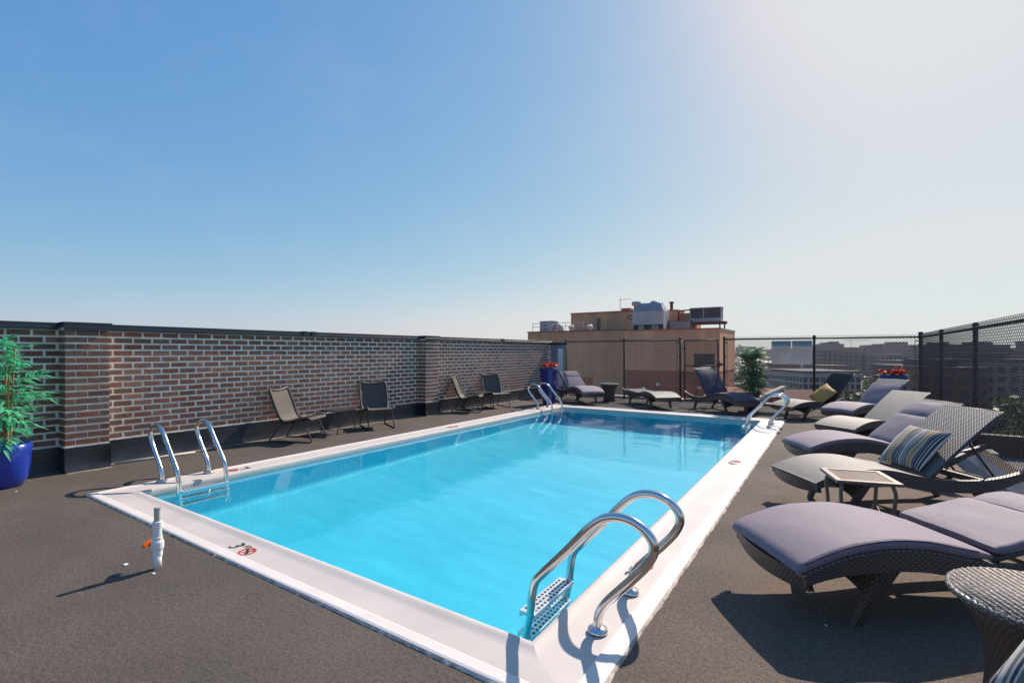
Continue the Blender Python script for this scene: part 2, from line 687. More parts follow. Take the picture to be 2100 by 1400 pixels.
M['roofing'] = simple('roof_gravel', (.25, .23, .21), .95, var=.35, scale=1.2)
M['land'] = mat_land()
M['asphalt'] = simple('asphalt', (.055, .055, .055), .9, var=.2, scale=.1)
M['conc'] = simple('pale_concrete', (.46, .41, .37), .9, var=.15, scale=.3)
M['glass'] = simple('window_glass', (.035, .04, .05), .12, var=.3, scale=.3)
M['sign_w'] = simple('sign_white', (.66, .66, .70), .5, var=.03)
M['sign_b'] = simple('sign_blue', (.62, .80, .97), .5, var=.05)
M['sign_g'] = simple('sign_grey_print', (.36, .34, .36), .6)
for k_ in ('sign_w', 'sign_b', 'sign_g'):
    t_ = M[k_].node_tree
    pb = t_.nodes['Principled BSDF']
    tl = t_.nodes.new('ShaderNodeBsdfTranslucent')
    t_.links.new(pb.inputs['Base Color'].links[0].from_socket, tl.inputs[0])
    mx = t_.nodes.new('ShaderNodeMixShader')
    mx.inputs[0].default_value = .45
    t_.links.new(pb.outputs[0], mx.inputs[1])
    t_.links.new(tl.outputs[0], mx.inputs[2])
    t_.links.new(mx.outputs[0], t_.nodes['Material Output'].inputs[0])
M['curb'] = simple('curb_metal', (.20, .20, .24), .4, .3, var=.15)

# ------------------------------------------------------------------ the setting
PX0, PX1, PY0, PY1 = -5.74, -1.22, 2.02, 10.95      # water edge
OX0, OX1, OY0, OY1 = -6.15, -0.81, 1.69, 11.42      # outside of the coping
WZ = -0.035
DX0, DX1, DY0, DY1 = -8.2, 1.85, -6.0, 14.45

mb = MB()
xs, ys = [DX0, OX0 + .03, OX1 - .03, DX1], [DY0, OY0 + .03, OY1 - .03, DY1]
for i in range(3):
    for j in range(3):
        if i == 1 and j == 1:
            continue
        b = len(mb.v)
        mb.v += [(xs[i], ys[j], 0), (xs[i + 1], ys[j], 0), (xs[i + 1], ys[j + 1], 0), (xs[i], ys[j + 1], 0)]
        mb.face([b, b + 1, b + 2, b + 3])
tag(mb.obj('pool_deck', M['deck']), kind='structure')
mb = MB()
mb.box((DX0 - .01, DY0, -31), (OX0 - .02, DY1, -.02)).box((OX1 + .02, DY0, -31), (DX1, DY1, -.02))
mb.box((OX0 - .02, DY0, -31), (OX1 + .02, OY0 - .02, -.02)).box((OX0 - .02, OY1 + .02, -31), (OX1 + .02, DY1, -.02))
tag(mb.obj('building_base', M['rbrick']), kind='structure')

mb = MB()
S = 9000
mb.v += [(-S, -S, -31), (S, -S, -31), (S, S, -31), (-S, S, -31)]
mb.face([0, 1, 2, 3])
tag(mb.obj('ground', M['land']), kind='structure')

# pool basin
mb = MB()
DEP = 1.12
x0, x1, y0, y1 = PX0, PX1, PY0, PY1
z0, z1 = .015, WZ - DEP
r_ = .12
# walls with a rounded cove to the floor
def ring(o, z):
    return [Vector((x0 + o, y0 + o, z)), Vector((x1 - o, y0 + o, z)), Vector((x1 - o, y1 - o, z)), Vector((x0 + o, y1 - o, z))]
rings = [ring(0, z0), ring(0, z1 + r_)] + [ring(r_ * (1 - math.cos(a)), z1 + r_ * (1 - math.sin(a))) for a in (rad(30), rad(60), rad(90))]
for a, b in zip(rings, rings[1:]):
    for k in range(4):
        k2 = (k + 1) % 4
        q = len(mb.v)
        mb.v += [tuple(a[k]), tuple(a[k2]), tuple(b[k2]), tuple(b[k])]
        mb.face([q, q + 1, q + 2, q + 3])
q = len(mb.v)
mb.v += [tuple(p) for p in rings[-1]]
mb.face([q, q + 1, q + 2, q + 3])
basin = tag(mb.obj('pool_basin', M['liner']), kind='structure')
basin.cycles.is_caustics_receiver = True

mb = MB()
# the surface itself is gently rippled, so it throws soft moving light on the floor
wr_ = random.Random(12)
wv_ = []
for k in range(26):
    lam = wr_.choice((.16, .22, .3, .42, .6, .9)) * wr_.uniform(.85, 1.2)
    a_ = rad(wr_.uniform(20, 130))
    wv_.append((2 * math.pi / lam * math.cos(a_), 2 * math.pi / lam * math.sin(a_), wr_.uniform(0, 6.28), .00020 * lam ** 1.0))
NXW, NYW = 110, 216


def wz(x, y):
    return WZ + sum(am * math.sin(kx * x + ky * y + ph) for kx, ky, ph, am in wv_)


mb.grid([[(x0 + (x1 - x0) * i / NXW, y0 + (y1 - y0) * j_ / NYW, wz(x0 + (x1 - x0) * i / NXW, y0 + (y1 - y0) * j_ / NYW)) for i in range(NXW + 1)] for j_ in range(NYW + 1)], smooth=True)
water = tag(mb.obj('water', M['water']), kind='structure')
water.cycles.is_caustics_caster = True

# coping: four mitred lengths
cop = empty('pool_coping', (-3.48, 1.85, 0), 0, 'white vinyl edging with a rolled lip running round the whole swimming pool', 'pool edge')
prof = [(0, -.12), (-.004, -.01), (-.001, .012), (.010, .023), (.028, .026), (.048, .023), (.070, .015), (.105, .010), (.72, .013), (.765, .012)]
prof2 = [(.765, .0125), (.772, .018), (.79, .020), (.95, .018), (.985, .013), (1.0, .004), (1.0, -.01)]


def cop_pt(side, t, k, z, jit=0.0):
    # k is 0..1 across the coping (first entries in metres)
    def off(w_):
        return k * w_ if k > .3 else k
    l, r, n_, f = off(PX0 - OX0), off(OX1 - PX1), off(PY0 - OY0), off(OY1 - PY1)
    c = [(PX0 - l, PY0 - n_), (PX1 + r, PY0 - n_), (PX1 + r, PY1 + f), (PX0 - l, PY1 + f)]
    a, b = c[side], c[(side + 1) % 4]
    return (a[0] + (b[0] - a[0]) * t, a[1] + (b[1] - a[1]) * t, z)


for side in range(4):
    L = 10 if side in (0, 2) else 20
    mbi, mbo = MB(), MB()
    mbi.grid([[cop_pt(side, i / L, k, z + R.uniform(-.001, .001)) for i in range(L + 1)] for k, z in prof], flip=True)
    mbo.grid([[cop_pt(side, i / L, k, z + R.uniform(-.001, .001)) for i in range(L + 1)] for k, z in prof2], flip=True, smooth=False)
    mbi.obj('lip', M['cop'], cop, loc=(3.48, -1.85, 0))
    mbo.obj('outer_band', M['cop2'], cop, loc=(3.48, -1.85, 0))
# ragged sealant along the outer edge
mb = MB()
for side in range(4):
    n_ = 160
    rows = [[], [], []]
    for i in range(n_ + 1):
        wv = .006 + .006 * R.random() + .014 * (R.random() ** 5)
        for q, (k, z) in enumerate(((1.0, .012), (1.0 + wv * .6, .010), (1.0 + wv * 2.2, .001))):
            rows[q].append(cop_pt(side, i / n_, k, z))
    mb.grid(rows, flip=True, smooth=False)
mb.obj('sealant_bead', M['seal'], cop, loc=(3.48, -1.85, 0))


# lettering
def text_mesh(s, size, name, mat, ext=0.0008, shear=0.0):
    cu = bpy.data.curves.new(name, 'FONT')
    cu.body = s
    cu.size = size
    cu.extrude = ext
    cu.shear = shear
    cu.align_x = 'CENTER'
    cu.align_y = 'CENTER'
    cu.resolution_u = 3
    o = bpy.data.objects.new(name, cu)
    COL.objects.link(o)
    dg = bpy.context.evaluated_depsgraph_get()
    me = bpy.data.meshes.new_from_object(o.evaluated_get(dg))
    bpy.data.objects.remove(o)
    bpy.data.curves.remove(cu)
    me.materials.clear()
    me.materials.append(mat)
    return me


me_digit = {d: text_mesh(d, .15, 'numeral', M['ink'], shear=.15) for d in '34'}
me_ft = text_mesh('FT', .055, 'unit_lettering', M['ink'], shear=.15)


def ring_mesh():
    m_ = MB()
    n_ = 32
    rows = [[(r * math.cos(2 * math.pi * k / n_), r * math.sin(2 * math.pi * k / n_), z) for k in range(n_ + 1)] for r, z in ((.060, 0), (.060, .0012), (.048, .0012), (.048, 0))]
    m_.grid(rows, smooth=False, flip=True)
    m_.box((-.052, -.005, 0), (.052, .005, .0011), Matrix.Rotation(rad(55), 4, 'Z'))
    return m_.mesh('no_diving_ring', M['red'])


me_ring = ring_mesh()
mb = MB()
mb.lathe([(.011, 0), (.011, .0008)], 10, (-.022, .016, 0)).box((-.02, -.006, 0), (.028, .010, .0008), Matrix.Rotation(-.5, 4, 'Z')).box((.012, -.03, 0), (.034, -.012, .0008))
me_diver = mb.mesh('diver_figure', M['ink'])


def depth_mark(x, y, rz, digit, label, z=.0143):
    e = empty('depth_marker', (x, y, z), rz, label, 'depth marking', 'depth markings on the pool edge')
    link('numeral', me_digit[digit], e, (-.085, 0, .0006))
    link('unit_lettering', me_ft, e, (.0, .035, .0006))
    rg = link('no_diving_ring', me_ring, e, (.085, -.01, .0004))
    link('diver_figure', me_diver, rg, (0, 0, .0003))


depth_mark(-3.52, 1.84, 0, '3', '3 FT no diving marking on the near pool edge, left of centre')
depth_mark(-1.045, 3.06, rad(90), '3', '3 FT no diving marking behind the nearest grab rail')
depth_mark(-1.045, 6.68, rad(90), '4', '4 FT no diving marking halfway along the lounger side of the pool')
depth_mark(-5.92, 3.08, rad(-90), '3', '3 FT no diving marking on the brick wall side beside the left ladder')
depth_mark(-5.92, 7.0, rad(-90), '4', 'faint depth marking on the wall side halfway towards the far ladder')

# return fitting in the far wall of the pool
e = empty('pool_return_fitting', (-3.55, PY1 - .004, -.33), 0, 'small dark round fitting in the far wall of the pool under water', 'pool fitting')
mb = MB().lathe([(.055, 0), (.06, .01), (.03, .015)], 16)
o = mb.obj('fitting_ring', M['black_metal'], e, rot=(rad(90), 0, 0))
o.cycles.is_caustics_receiver = True

# ------------------------------------------------------------------ pool ladders
rail_prof = [(0, -.02), (0.0, .06), (.012, .115), (.06, .19), (.19, .335), (.26, .425), (.283, .50), (.245, .565), (.16, .605), (.06, .598),
             (-.03, .54), (-.17, .385), (-.31, .235), (-.365, .165), (-.385, .08), (-.395, -.03), (-.42, -.25), (-.44, -.62), (-.45, -.78)]


def ladder(x, y, sgn, width, label, steps=True):
    # sgn +1: deck lies towards +x
    e = empty('pool_ladder', (x, y, .02), 0, label, 'pool ladder', 'steel pool ladders')
    for s in (-1, 1):
        pts = smooth_curve([(sgn * u, s * width / 2, z - .02) for u, z in rail_prof], 6)
        rl = MB().tube(pts, .0235, 14).obj('handrail', M['chrome'], e)
        rl.cycles.is_caustics_receiver = True
        MB().lathe([(.052, 0), (.052, .006), (.046, .016), (.03, .022), (.0236, .026)], 20, (0, s * width / 2, 0)).obj('escutcheon', M['chrome'], e)
        # rubber bumper at the wall
        MB().lathe([(.022, 0), (.026, .02), (.02, .03)], 12).obj('bumper', M['white'], rl, loc=(sgn * -.44, s * width / 2, -.74), rot=(0, rad(90) * sgn, 0))
    for k, z in enumerate((-.040, -.27, -.50)):
        u = -.41 - .012 * k
        mb_ = MB()
        xa, xb = sorted((sgn * (u - .055), sgn * (u + .045)))
        mb_.box((xa, -width / 2, z - .012), (xb, width / 2, z + .008))
        mb_.box((xa - .002, -width / 2 + .001, z - .035), (xa + .006, width / 2 - .001, z - .013))
        st = mb_.obj('step', M['steps'], e)
        st.cycles.is_caustics_receiver = True
        tr = MB()
        for i in range(12):
            yy = -width / 2 + .04 + i * (width - .08) / 11
            for q in range(3):
                xx = xa + .02 + q * .03
                tr.box((xx - .007, yy - .008, z + .008), (xx + .007, yy + .008, z + .0105))
        t_ = tag(tr.obj('tread_grip', M['black_metal'], st), kind='stuff')
        t_.cycles.is_caustics_receiver = True
    return e


ladder(-.985, 2.51, 1, .47, 'polished steel ladder with big curved rails at the near right corner of the pool')
ladder(-6.03, 2.535, -1, .47, 'polished steel ladder at the left end of the pool in front of the brick wall')
ladder(-6.0, 10.5, -1, .50, 'steel ladder in the far left corner of the pool by the tall blue pot')
ladder(-.985, 10.38, 1, .47, 'steel ladder at the far right corner of the pool near the mustard pillow')

# ------------------------------------------------------------------ brick wall
WX = -7.65
wall = empty('brick_wall', (WX, 6, 0), 0, 'long brick parapet wall with dark metal cap along the left side of the pool', 'brick wall')
off = (7.65, -6, 0)
W_Y0, W_Y1 = -3.0, 13.9
BZ0, PITZ, PITY = .305, .0806, .215
BH, BL = .0590, .1915
core = MB().box((WX - .25, W_Y0, 0), (WX - .004, W_Y1, 1.70)).obj('mortar_core', M['mortar'], wall, loc=off)
bvar = []
for k in range(8):
    m_ = MB()
    rr = random.Random(k)
    j = lambda s=.0016: rr.uniform(-s, s)
    a, h_ = BL / 2, BH / 2
    c_ = .0035
    # a brick whose front face has a worn, slightly skewed edge
    back = [(0, -a, -h_), (0, a, -h_), (0, a, h_), (0, -a, h_)]
    mid = [(.020, -a + j(), -h_ + j()), (.020, a + j(), -h_ + j()), (.020, a + j(), h_ + j()), (.020, -a + j(), h_ + j())]
    fr = [(.024, p[1] * (1 - c_ / a), p[2] * (1 - c_ / h_)) for p in mid]
    m_.v = back + mid + fr
    for s_ in (0, 4):
        for q in range(4):
            q2 = (q + 1) % 4
            m_.face([s_ + q, s_ + q2, s_ + q2 + 4, s_ + q + 4])
    m_.face([8, 9, 10, 11])
    bvar.append(m_)
bmeshes = [m_.mesh('brick', M['brick']) for m_ in bvar]
rows_n = 17
cells = []
for r_i in range(rows_n):
    z = BZ0 + PITZ * (r_i + .5)
    sh = (r_i % 2) * PITY / 2
    y = 1.3 + sh - PITY * 21
    while y < W_Y1 - .02:
        ylo, yhi = y - BL / 2, y + BL / 2
        skip = False
        for pa, pb in ((1.86, 2.28), (7.86, 8.27)):
            if ylo > pa - .02 and yhi < pb + .02:
                skip = True
        if yhi < W_Y1 and not skip:
            cells.append((abs(y - 2.2) if y > 1.2 else 99 + abs(y), y, z))
        y += PITY
cells.sort()
joined = MB()
for i, (_, y, z) in enumerate(cells):
    k = R.randrange(8)
    px_ = WX - .0228 + R.uniform(-.0012, .0012)
    if i < 300:
        o = link('brick', bmeshes[k], wall, (px_ - WX, y - 6 + R.uniform(-.002, .002), z + R.uniform(-.0012, .0012)), (R.uniform(-.006, .006), 0, 0))
    else:
        b = len(joined.v)
        dy, dz = y + R.uniform(-.002, .002), z + R.uniform(-.0012, .0012)
        joined.v += [(p[0] + px_, p[1] + dy, p[2] + dz) for p in bvar[k].v]
        for f in bvar[k].f:
            joined.face([b + q for q in f])
tag(joined.obj('brickwork', M['brick_i'], wall, loc=off), kind='stuff')


def pilaster(ya, yb):
    p = empty('pilaster', (0, (ya + yb) / 2 - 6, 0))
    p.parent = wall
    X1 = -7.45
    o = (7.65, -(ya + yb) / 2, 0)
    MB().box((WX - .003, ya + .004, 0), (X1 - .004, yb - .004, 1.70)).obj('mortar_core', M['mortar'], p, loc=o)
    wd = yb - ya
    for r_i in range(rows_n):
        z = BZ0 + PITZ * (r_i + .5)
        if r_i % 2:
            segs = [(ya, ya + wd * .49), (ya + wd * .51, yb)]
        else:
            segs = [(ya, ya + wd * .225), (ya + wd * .245, ya + wd * .755), (ya + wd * .775, yb)]
        for a, b in segs:
            bl = b - a - .002
            o_ = link('brick', bmeshes[R.randrange(8)], p, (X1 - .0215 - WX + R.uniform(-.001, .001), (a + b) / 2 - (ya + yb) / 2, z))
            o_.scale = (1, bl / BL, 1)
        # the brick ends that show on the side face turned to the camera
        segs = [(0, .195)] if r_i % 2 else [(0, .09), (.105, .195)]
        for a, b in segs:
            o_ = link('brick', bmeshes[R.randrange(8)], p, ((a + b) / 2 + .0, ya - (ya + yb) / 2 + .0195, z), (0, 0, rad(-90)))
            o_.scale = (1, (b - a) / BL, 1)


pilaster(1.86, 2.28)
pilaster(7.86, 8.27)

# membrane flashing with its termination bar, bent round the pilasters
runs = [((WX, W_Y0), (WX, 1.86)), ((-7.45, 1.86), (-7.45, 2.28)), ((WX, 2.28), (WX, 7.86)), ((-7.45, 7.86), (-7.45, 8.27)), ((WX, 8.27), (WX, W_Y1))]
for i, ((xa, ya), (_, yb)) in enumerate(runs):
    n_ = max(2, int((yb - ya) / .12))
    rows = []
    for t_, z in enumerate((.292, .2, .1, .035, .0)):
        rows.append([(xa + .010 + (.03 if z < .02 else .012 if z < .05 else 0) + R.uniform(-.002, .003) * (z > .02), ya + (yb - ya) * k / n_, z + .001) for k in range(n_ + 1)])
    fl = MB().grid(rows, flip=True, smooth=True)
    if xa > -7.5:
        fl.box((WX, ya - .008, .001), (-7.43, ya - .0005, .291))
        fl.box((WX, yb + .0005, .001), (-7.43, yb + .008, .291))
    fl.obj('membrane_flashing', M['membrane'], wall, loc=off)
    tb = MB().box((xa - .003, ya + .003, .291), (xa + .013, yb - .003, .305))
    if xa > -7.5:
        tb.box((WX + .012, ya - .013, .2915), (-7.438, ya + .0025, .3045))
    br = tb.obj('termination_bar', M['drip'], wall, loc=off)
    k = 0
    sc_ = MB()
    yy = ya + .1
    while yy < yb - .05:
        sc_.box((xa + .0125, yy - .005, .293), (xa + .0165, yy + .005, .303))
        yy += .21
    sc_.obj('screws', M['grey_d'], br)

mb = MB()
for (xa, ya), (_, yb) in runs:
    n_ = max(3, int((yb - ya) / .08))
    mb.grid([[(xa + .03 + (.0 if q == 0 else .05 + R.uniform(0, .05)), ya + (yb - ya) * k / n_, .004) for k in range(n_ + 1)] for q in (0, 1)], smooth=False, flip=True)
tag(mb.obj('dusty_strip', M['dust']), kind='structure')  # dusty edging strip along the foot of the wall, not a walkway

# folded metal cap in lengths, joint covers between
ys_ = [W_Y0, -.7, 1.84, 2.30, 5.05, 7.83, 8.30, 11.1, W_Y1 + .02]
for a, b in zip(ys_, ys_[1:]):
    pil = (1.8 < a < 2) or (7.8 < a < 8)
    xo = -7.415 if pil else WX + .035
    dz = .006 if pil else 0
    cm = MB()
    sec = [(WX - .29, 1.668), (WX - .29, 1.75 + dz), (xo - .008, 1.757 + dz), (xo, 1.752 + dz), (xo, 1.715), (xo + .010, 1.708), (xo + .010, 1.672 - dz), (xo + .002, 1.672 - dz), (xo - .003, 1.69)]
    rows = [[(x, yy, z) for x, z in sec] for yy in (a + .004, b - .004)]
    cm.grid(rows, smooth=False, flip=False)
    cm.box((WX - .28, a + .004, 1.702), (xo - .006, b - .004, 1.74))
    cm.obj('metal_cap', M['capmetal'], wall, loc=off)
    if not pil:
        MB().box((WX - .004, a + .01, 1.664), (WX + .018, b - .01, 1.676)).obj('drip_edge', M['drip'], wall, loc=off)
for yy in (-.7, 5.05, 5.22, 11.1):
    MB().box((WX - .29, yy - .04, 1.7535), (WX + .047, yy + .04, 1.764)).box((WX + .0465, yy - .04, 1.673), (WX + .053, yy + .04, 1.763)).obj('joint_cover', M['capmetal'], wall, loc=off)
# painted metal end cladding
MB().box((WX - .25, W_Y1 - .001, .0), (WX + .015, W_Y1 + .03, 1.66)).obj('end_cladding', M['galv_b'], wall, loc=off)

# grey steel door-like panel standing behind the wall's end
e = empty('steel_cladding_panel', (-7.42, 13.86, 0), 0, 'pale blue-grey peeling metal panel between the wall end and the fence', 'panel')
MB().box((-.2, -.02, 0), (.28, .02, 1.62)).obj('panel_sheet', M['galv_b'], e)
MB().box((.06, -.024, .3), (.24, -.0205, 1.5)).obj('peeling_paint', M['white'], e)
MB().box((-.22, -.05, 1.62), (.30, .04, 1.70)).obj('panel_header', M['capmetal'], e)

# loose plastic pipe by the wall
a, b = Vector((-7.52, 2.36, .018)), Vector((-7.40, 3.22, .018))
tag(MB().tube([a, a.lerp(b, .5) + Vector((.01, 0, 0)), b], .017, 8).obj('loose_pipe', M['pvc_old']), 'thin pale pipe lying on the deck along the foot of the brick wall', 'pipe')

# ------------------------------------------------------------------ chain link fences
FY = 13.95
FX = 1.62


def mesh_panel(L, z0, z1, pitch=.064, r=.0034):
    """diagonal wires over a strip of length L (local x) between z0 and z1"""
    m_ = MB()
    H = z1 - z0
    n_ = int((L + H) / pitch) + 1
    for d, yo in ((1, -.002), (-1, .002)):
        for i in range(n_):
            if d > 0:
                xa = i * pitch - H
                p, q = [xa, z0], [xa + H, z1]
            else:
                xa = i * pitch
                p, q = [xa, z0], [xa - H, z1]
            # clip to 0..L
            def cl(p, q, lim, lo):
                t = (lim - p[0]) / (q[0] - p[0])
                return [lim, p[1] + t * (q[1] - p[1])]
            for lim, lo in ((0, True), (L, False)):
                inside = (lambda c: c[0] >= lim - 1e-9) if lo else (lambda c: c[0] <= lim + 1e-9)
                ip, iq = inside(p), inside(q)
                if not ip and not iq:
                    p = None
                    break
                if not ip:
                    p = cl(p, q, lim, lo)
                elif not iq:
                    q = cl(p, q, lim, lo)
            if p is None or abs(p[0] - q[0]) < .004:
                continue
            m_.tube([(p[0], yo, p[1]), (q[0], -yo, q[1])], r, 4, caps=False)
    return m_


def post(parent, x, y, h, r=.028, name='post', cap=True):
    o = MB().tube([(0, 0, 0), (0, 0, h)], r, 12).obj(name, M['black_metal'], parent, loc=(x, y, 0))
    if cap:
        MB().lathe([(r * 1.25, 0), (r * 1.25, .02), (r * 1.05, .04), (r * .55, .055), (.002, .06)], 12).obj('post_cap', M['black_metal'], o, loc=(0, 0, h))
    return o


def tbar(parent, x, y, n=5, side=1):
    m_ = MB().box((x - .004, y - .006, .05), (x + .004, y + .006, 1.72))
    for k in range(n):
        z = .15 + k * 1.5 / (n - 1)
        m_.box((min(x, x - side * .05) - .003, y - .008, z - .012), (max(x, x - side * .05) + .003, y + .0085, z + .012))
    m_.obj('tension_bar', M['black_metal'], parent)


def fence(x0, x1, posts, label, name='chain_link_fence', origin=None, rz=0, rail=True, tb=(), wr=.0046):
    e = empty(name, origin or (x0, FY, 0), rz, label, 'fence', 'black chain link fence runs')
    L = x1 - x0
    tag(mesh_panel(L, .06, 1.80, r=wr).obj('wire_mesh', M['black_metal'], e, loc=(0, -.032, 0)), kind='stuff')
    for p in posts:
        big = rz != 0 and p == 0
        post(e, p - x0, 0, 1.80 if big else 1.76, .038 if big else .028)
    if rail:
        MB().tube([(0, 0, 1.735), (L, 0, 1.735)], .021, 10).obj('top_rail', M['black_metal'], e)
        MB().tube([(0, 0, .055), (L, 0, .055)], .004, 6).obj('bottom_wire', M['black_metal'], e)
    for x, s in tb:
        tbar(e, x - x0, -.03, side=s)
    return e


fence(-7.12, -3.56, [-7.12, -5.19, -3.56], 'black chain link fence in front of the tan building, left of the gate', tb=((-3.64, -1), (-7.04, 1)))
fence(-2.42, 1.62, [-2.42, -.38], 'black chain link fence with the white pool rules sign, right of the gate', tb=((-2.34, 1), (1.52, -1)))
e = fence(0, 13.95 - 2.0, [0, 2.45, 4.95, 7.45, 9.95], 'tall black chain link fence along the right side behind the sun loungers', origin=(FX, FY, 0), rz=rad(-90), tb=((.08, 1),), wr=.0029)
# heavier corner post already first of the run above

# gate
g = empty('gate', (-3.47, FY, 0), 0, 'narrow black chain link gate with a mid rail in the far fence', 'gate')
for x in (0.03, .90):
    MB().tube([(x, 0, .06), (x, 0, 1.74)], .022, 10).obj('gate_stile', M['black_metal'], g)
for z in (.08, 1.02, 1.72):
    MB().tube([(.03, 0, z), (.90, 0, z)], .019, 10).obj('gate_rail', M['black_metal'], g)
tag(mesh_panel(.84, .08, 1.72, r=.0046).obj('wire_mesh', M['black_metal'], g, loc=(.045, -.03, 0)), kind='stuff')
for z in (.25, 1.5):
    MB().tube([(-.05, 0, z), (.06, 0, z)], .014, 8).obj('hinge', M['black_metal'], g)
MB().box((.87, -.06, 1.04), (1.02, -.02, 1.10)).tube([(.95, -.05, .98), (.95, -.05, 1.16)], .012, 8).obj('latch', M['black_metal'], g)
for x in (-3.55, ):
    pass

# steel curb along the right fence
e = empty('fence_curb', (1.42, 3, 0), 0, 'low blue-grey metal curb running along the foot of the right fence', 'curb')
MB().hexa([(-.10, 0, 0), (.12, 0, 0), (.12, 10.9, 0), (-.10, 10.9, 0), (-.03, 0, .10), (.12, 0, .13), (.12, 10.9, .13), (-.03, 10.9, .10)]).obj('curb_cover', M['curb'], e)
e = empty('fence_base_strip', (-7.1, 14.2, 0), 0, 'low pale concrete edge under the far fence', 'curb')
MB().box((0, -.12, 0), (8.7, .2, .07)).obj('strip', M['conc'], e)

# sign
sg = empty('pool_rules_sign', (-.86, FY + .012, 1.385), 0, 'white pool rules sign with two blue headings hung on the far fence', 'sign')
for k, (word, xo) in enumerate((('POOL SAFE', -.225), ('SWIM SAFE', .225))):
    pn = MB().box((xo - .217, 0, -.295), (xo + .217, .006, .295)).obj('sign_panel', M['sign_w'], sg)
    MB().box((xo - .205, -.0015, .160), (xo + .205, -.0005, .288)).obj('heading_band', M['sign_b'], pn)
    t_ = link('heading_lettering', text_mesh(word, .09, 'heading_lettering', M['sign_w']), pn, (xo, -.003, .235), (rad(90), 0, 0))
    pr_ = MB()
    z = .125
    for ln in range(11 if k == 0 else 8):
        x = xo - .18
        xe = xo + .17 if (ln < 5 or k == 1) else xo - .18 + R.uniform(.12, .2)
        while x < xe:
            wl = R.uniform(.012, .045)
            pr_.box((x, -.0016, z), (min(x + wl, xe), -.0004, z + .010))
            x += wl + .009
        z -= .036 if k == 0 else .038
    pr_.obj('printed_lines', M['sign_g'], pn)
lg = MB()
for a in (-.03, .02):
    for b in (-.03, .02):
        lg.box((.25 + a, -.0016, -.215 + b), (.262 + a, -.0004, -.203 + b))
lg.obj('emblem', M['sign_b'], sg)
for x in (-.42, -.03, .03, .42):
    MB().tube([(x, -.05, -.27), (x, .01, -.275)], .003, 5).obj('cable_tie', M['black_metal'], sg)
MB().tube([(.38, -.01, -.29), (.385, -.015, -.36), (.40, -.01, -.42)], .002, 5).obj('loose_tie', M['white'], sg)

# ------------------------------------------------------------------ sun loungers
LP = smooth_curve([(-.97, 0, .300), (-.86, 0, .345), (-.70, 0, .388), (-.50, 0, .408), (-.30, 0, .395), (-.10, 0, .352), (.10, 0, .318), (.30, 0, .302),
                   (.50, 0, .302), (.70, 0, .325), (.86, 0, .362), (.98, 0, .405)], 3)


def profz(x):
    for a, b in zip(LP, LP[1:]):
        if a.x <= x <= b.x:
            return a.z + (b.z - a.z) * (x - a.x) / (b.x - a.x)
    return LP[-1].z


def slab_along(line, half, thick, nc=8, crown=0.0, round_=.0, wob=0.0, seed=0, mi=0, overhang=0.0):
    """a slab following a line of (x, z); closed; cushions get rounded edges"""
    rr = random.Random(seed)
    m_ = MB()
    n_ = len(line)
    # cross section: list of (y, dz) around the slab
    cs = []
    if round_ > 0:
        for k in range(nc + 1):
            t = -1 + 2 * k / nc
            cs.append((t * (half - round_), thick + crown * (1 - t * t)))
        for a in (30, 60, 90):
            cs.append((half - round_ + round_ * math.sin(rad(a)), thick - round_ + round_ * math.cos(rad(a))))
        cs.append((half, round_ * .6))
        cs.append((half - round_ * .6, 0))
        cs.append((-half + round_ * .6, 0))
        cs.append((-half, round_ * .6))
        for a in (90, 60, 30):
            cs.append((-half + round_ - round_ * math.sin(rad(a)), thick - round_ + round_ * math.cos(rad(a))))
    else:
        for k in range(nc + 1):
            t = -1 + 2 * k / nc
            cs.append((t * half, thick + crown * (1 - t * t)))
        cs += [(half, 0), (-half, 0)]
    rows = []
    ph = [rr.uniform(0, 6) for _ in range(6)]
    for i, p in enumerate(line):
        a, b = line[max(i - 1, 0)], line[min(i + 1, n_ - 1)]
        t = Vector((b[0] - a[0], 0, b[1] - a[1])).normalized()
        nn = Vector((-t.z, 0, t.x))
        sc_ = 1.0
        endf = 1.0
        if round_ > 0:
            s_ = min(i, n_ - 1 - i)
            endf = (.55, .9, 1.0)[min(s_, 2)]
        row = []
        for (y, dz) in cs:
            wz = 0
            if wob and dz > thick * .5:
                wz = wob * (math.sin(p[0] * 23 + y * 7 + ph[0]) * .5 + math.sin(y * 19 - p[0] * 11 + ph[1]) * .4 + math.sin((p[0] + y) * 37 + ph[2]) * .3)
            d = thick * (1 - endf) * .5 + dz * endf + wz
            yy = y * (1 - (1 - endf) * .03)
            q = Vector((p[0], yy, p[1])) + nn * d
            row.append(q)
        rows.append(row)
    closed_rows = [r2 + [r2[0]] for r2 in rows]
    m_.grid(closed_rows, smooth=round_ > 0, mi=mi, flip=True)
    for r2, fl in ((rows[0], False), (rows[-1], True)):
        b = len(m_.v)
        m_.v += [tuple(p) for p in r2]
        ids = [b + k for k in range(len(r2))]
        m_.face(ids if fl else ids[::-1], mi=mi)
    return m_


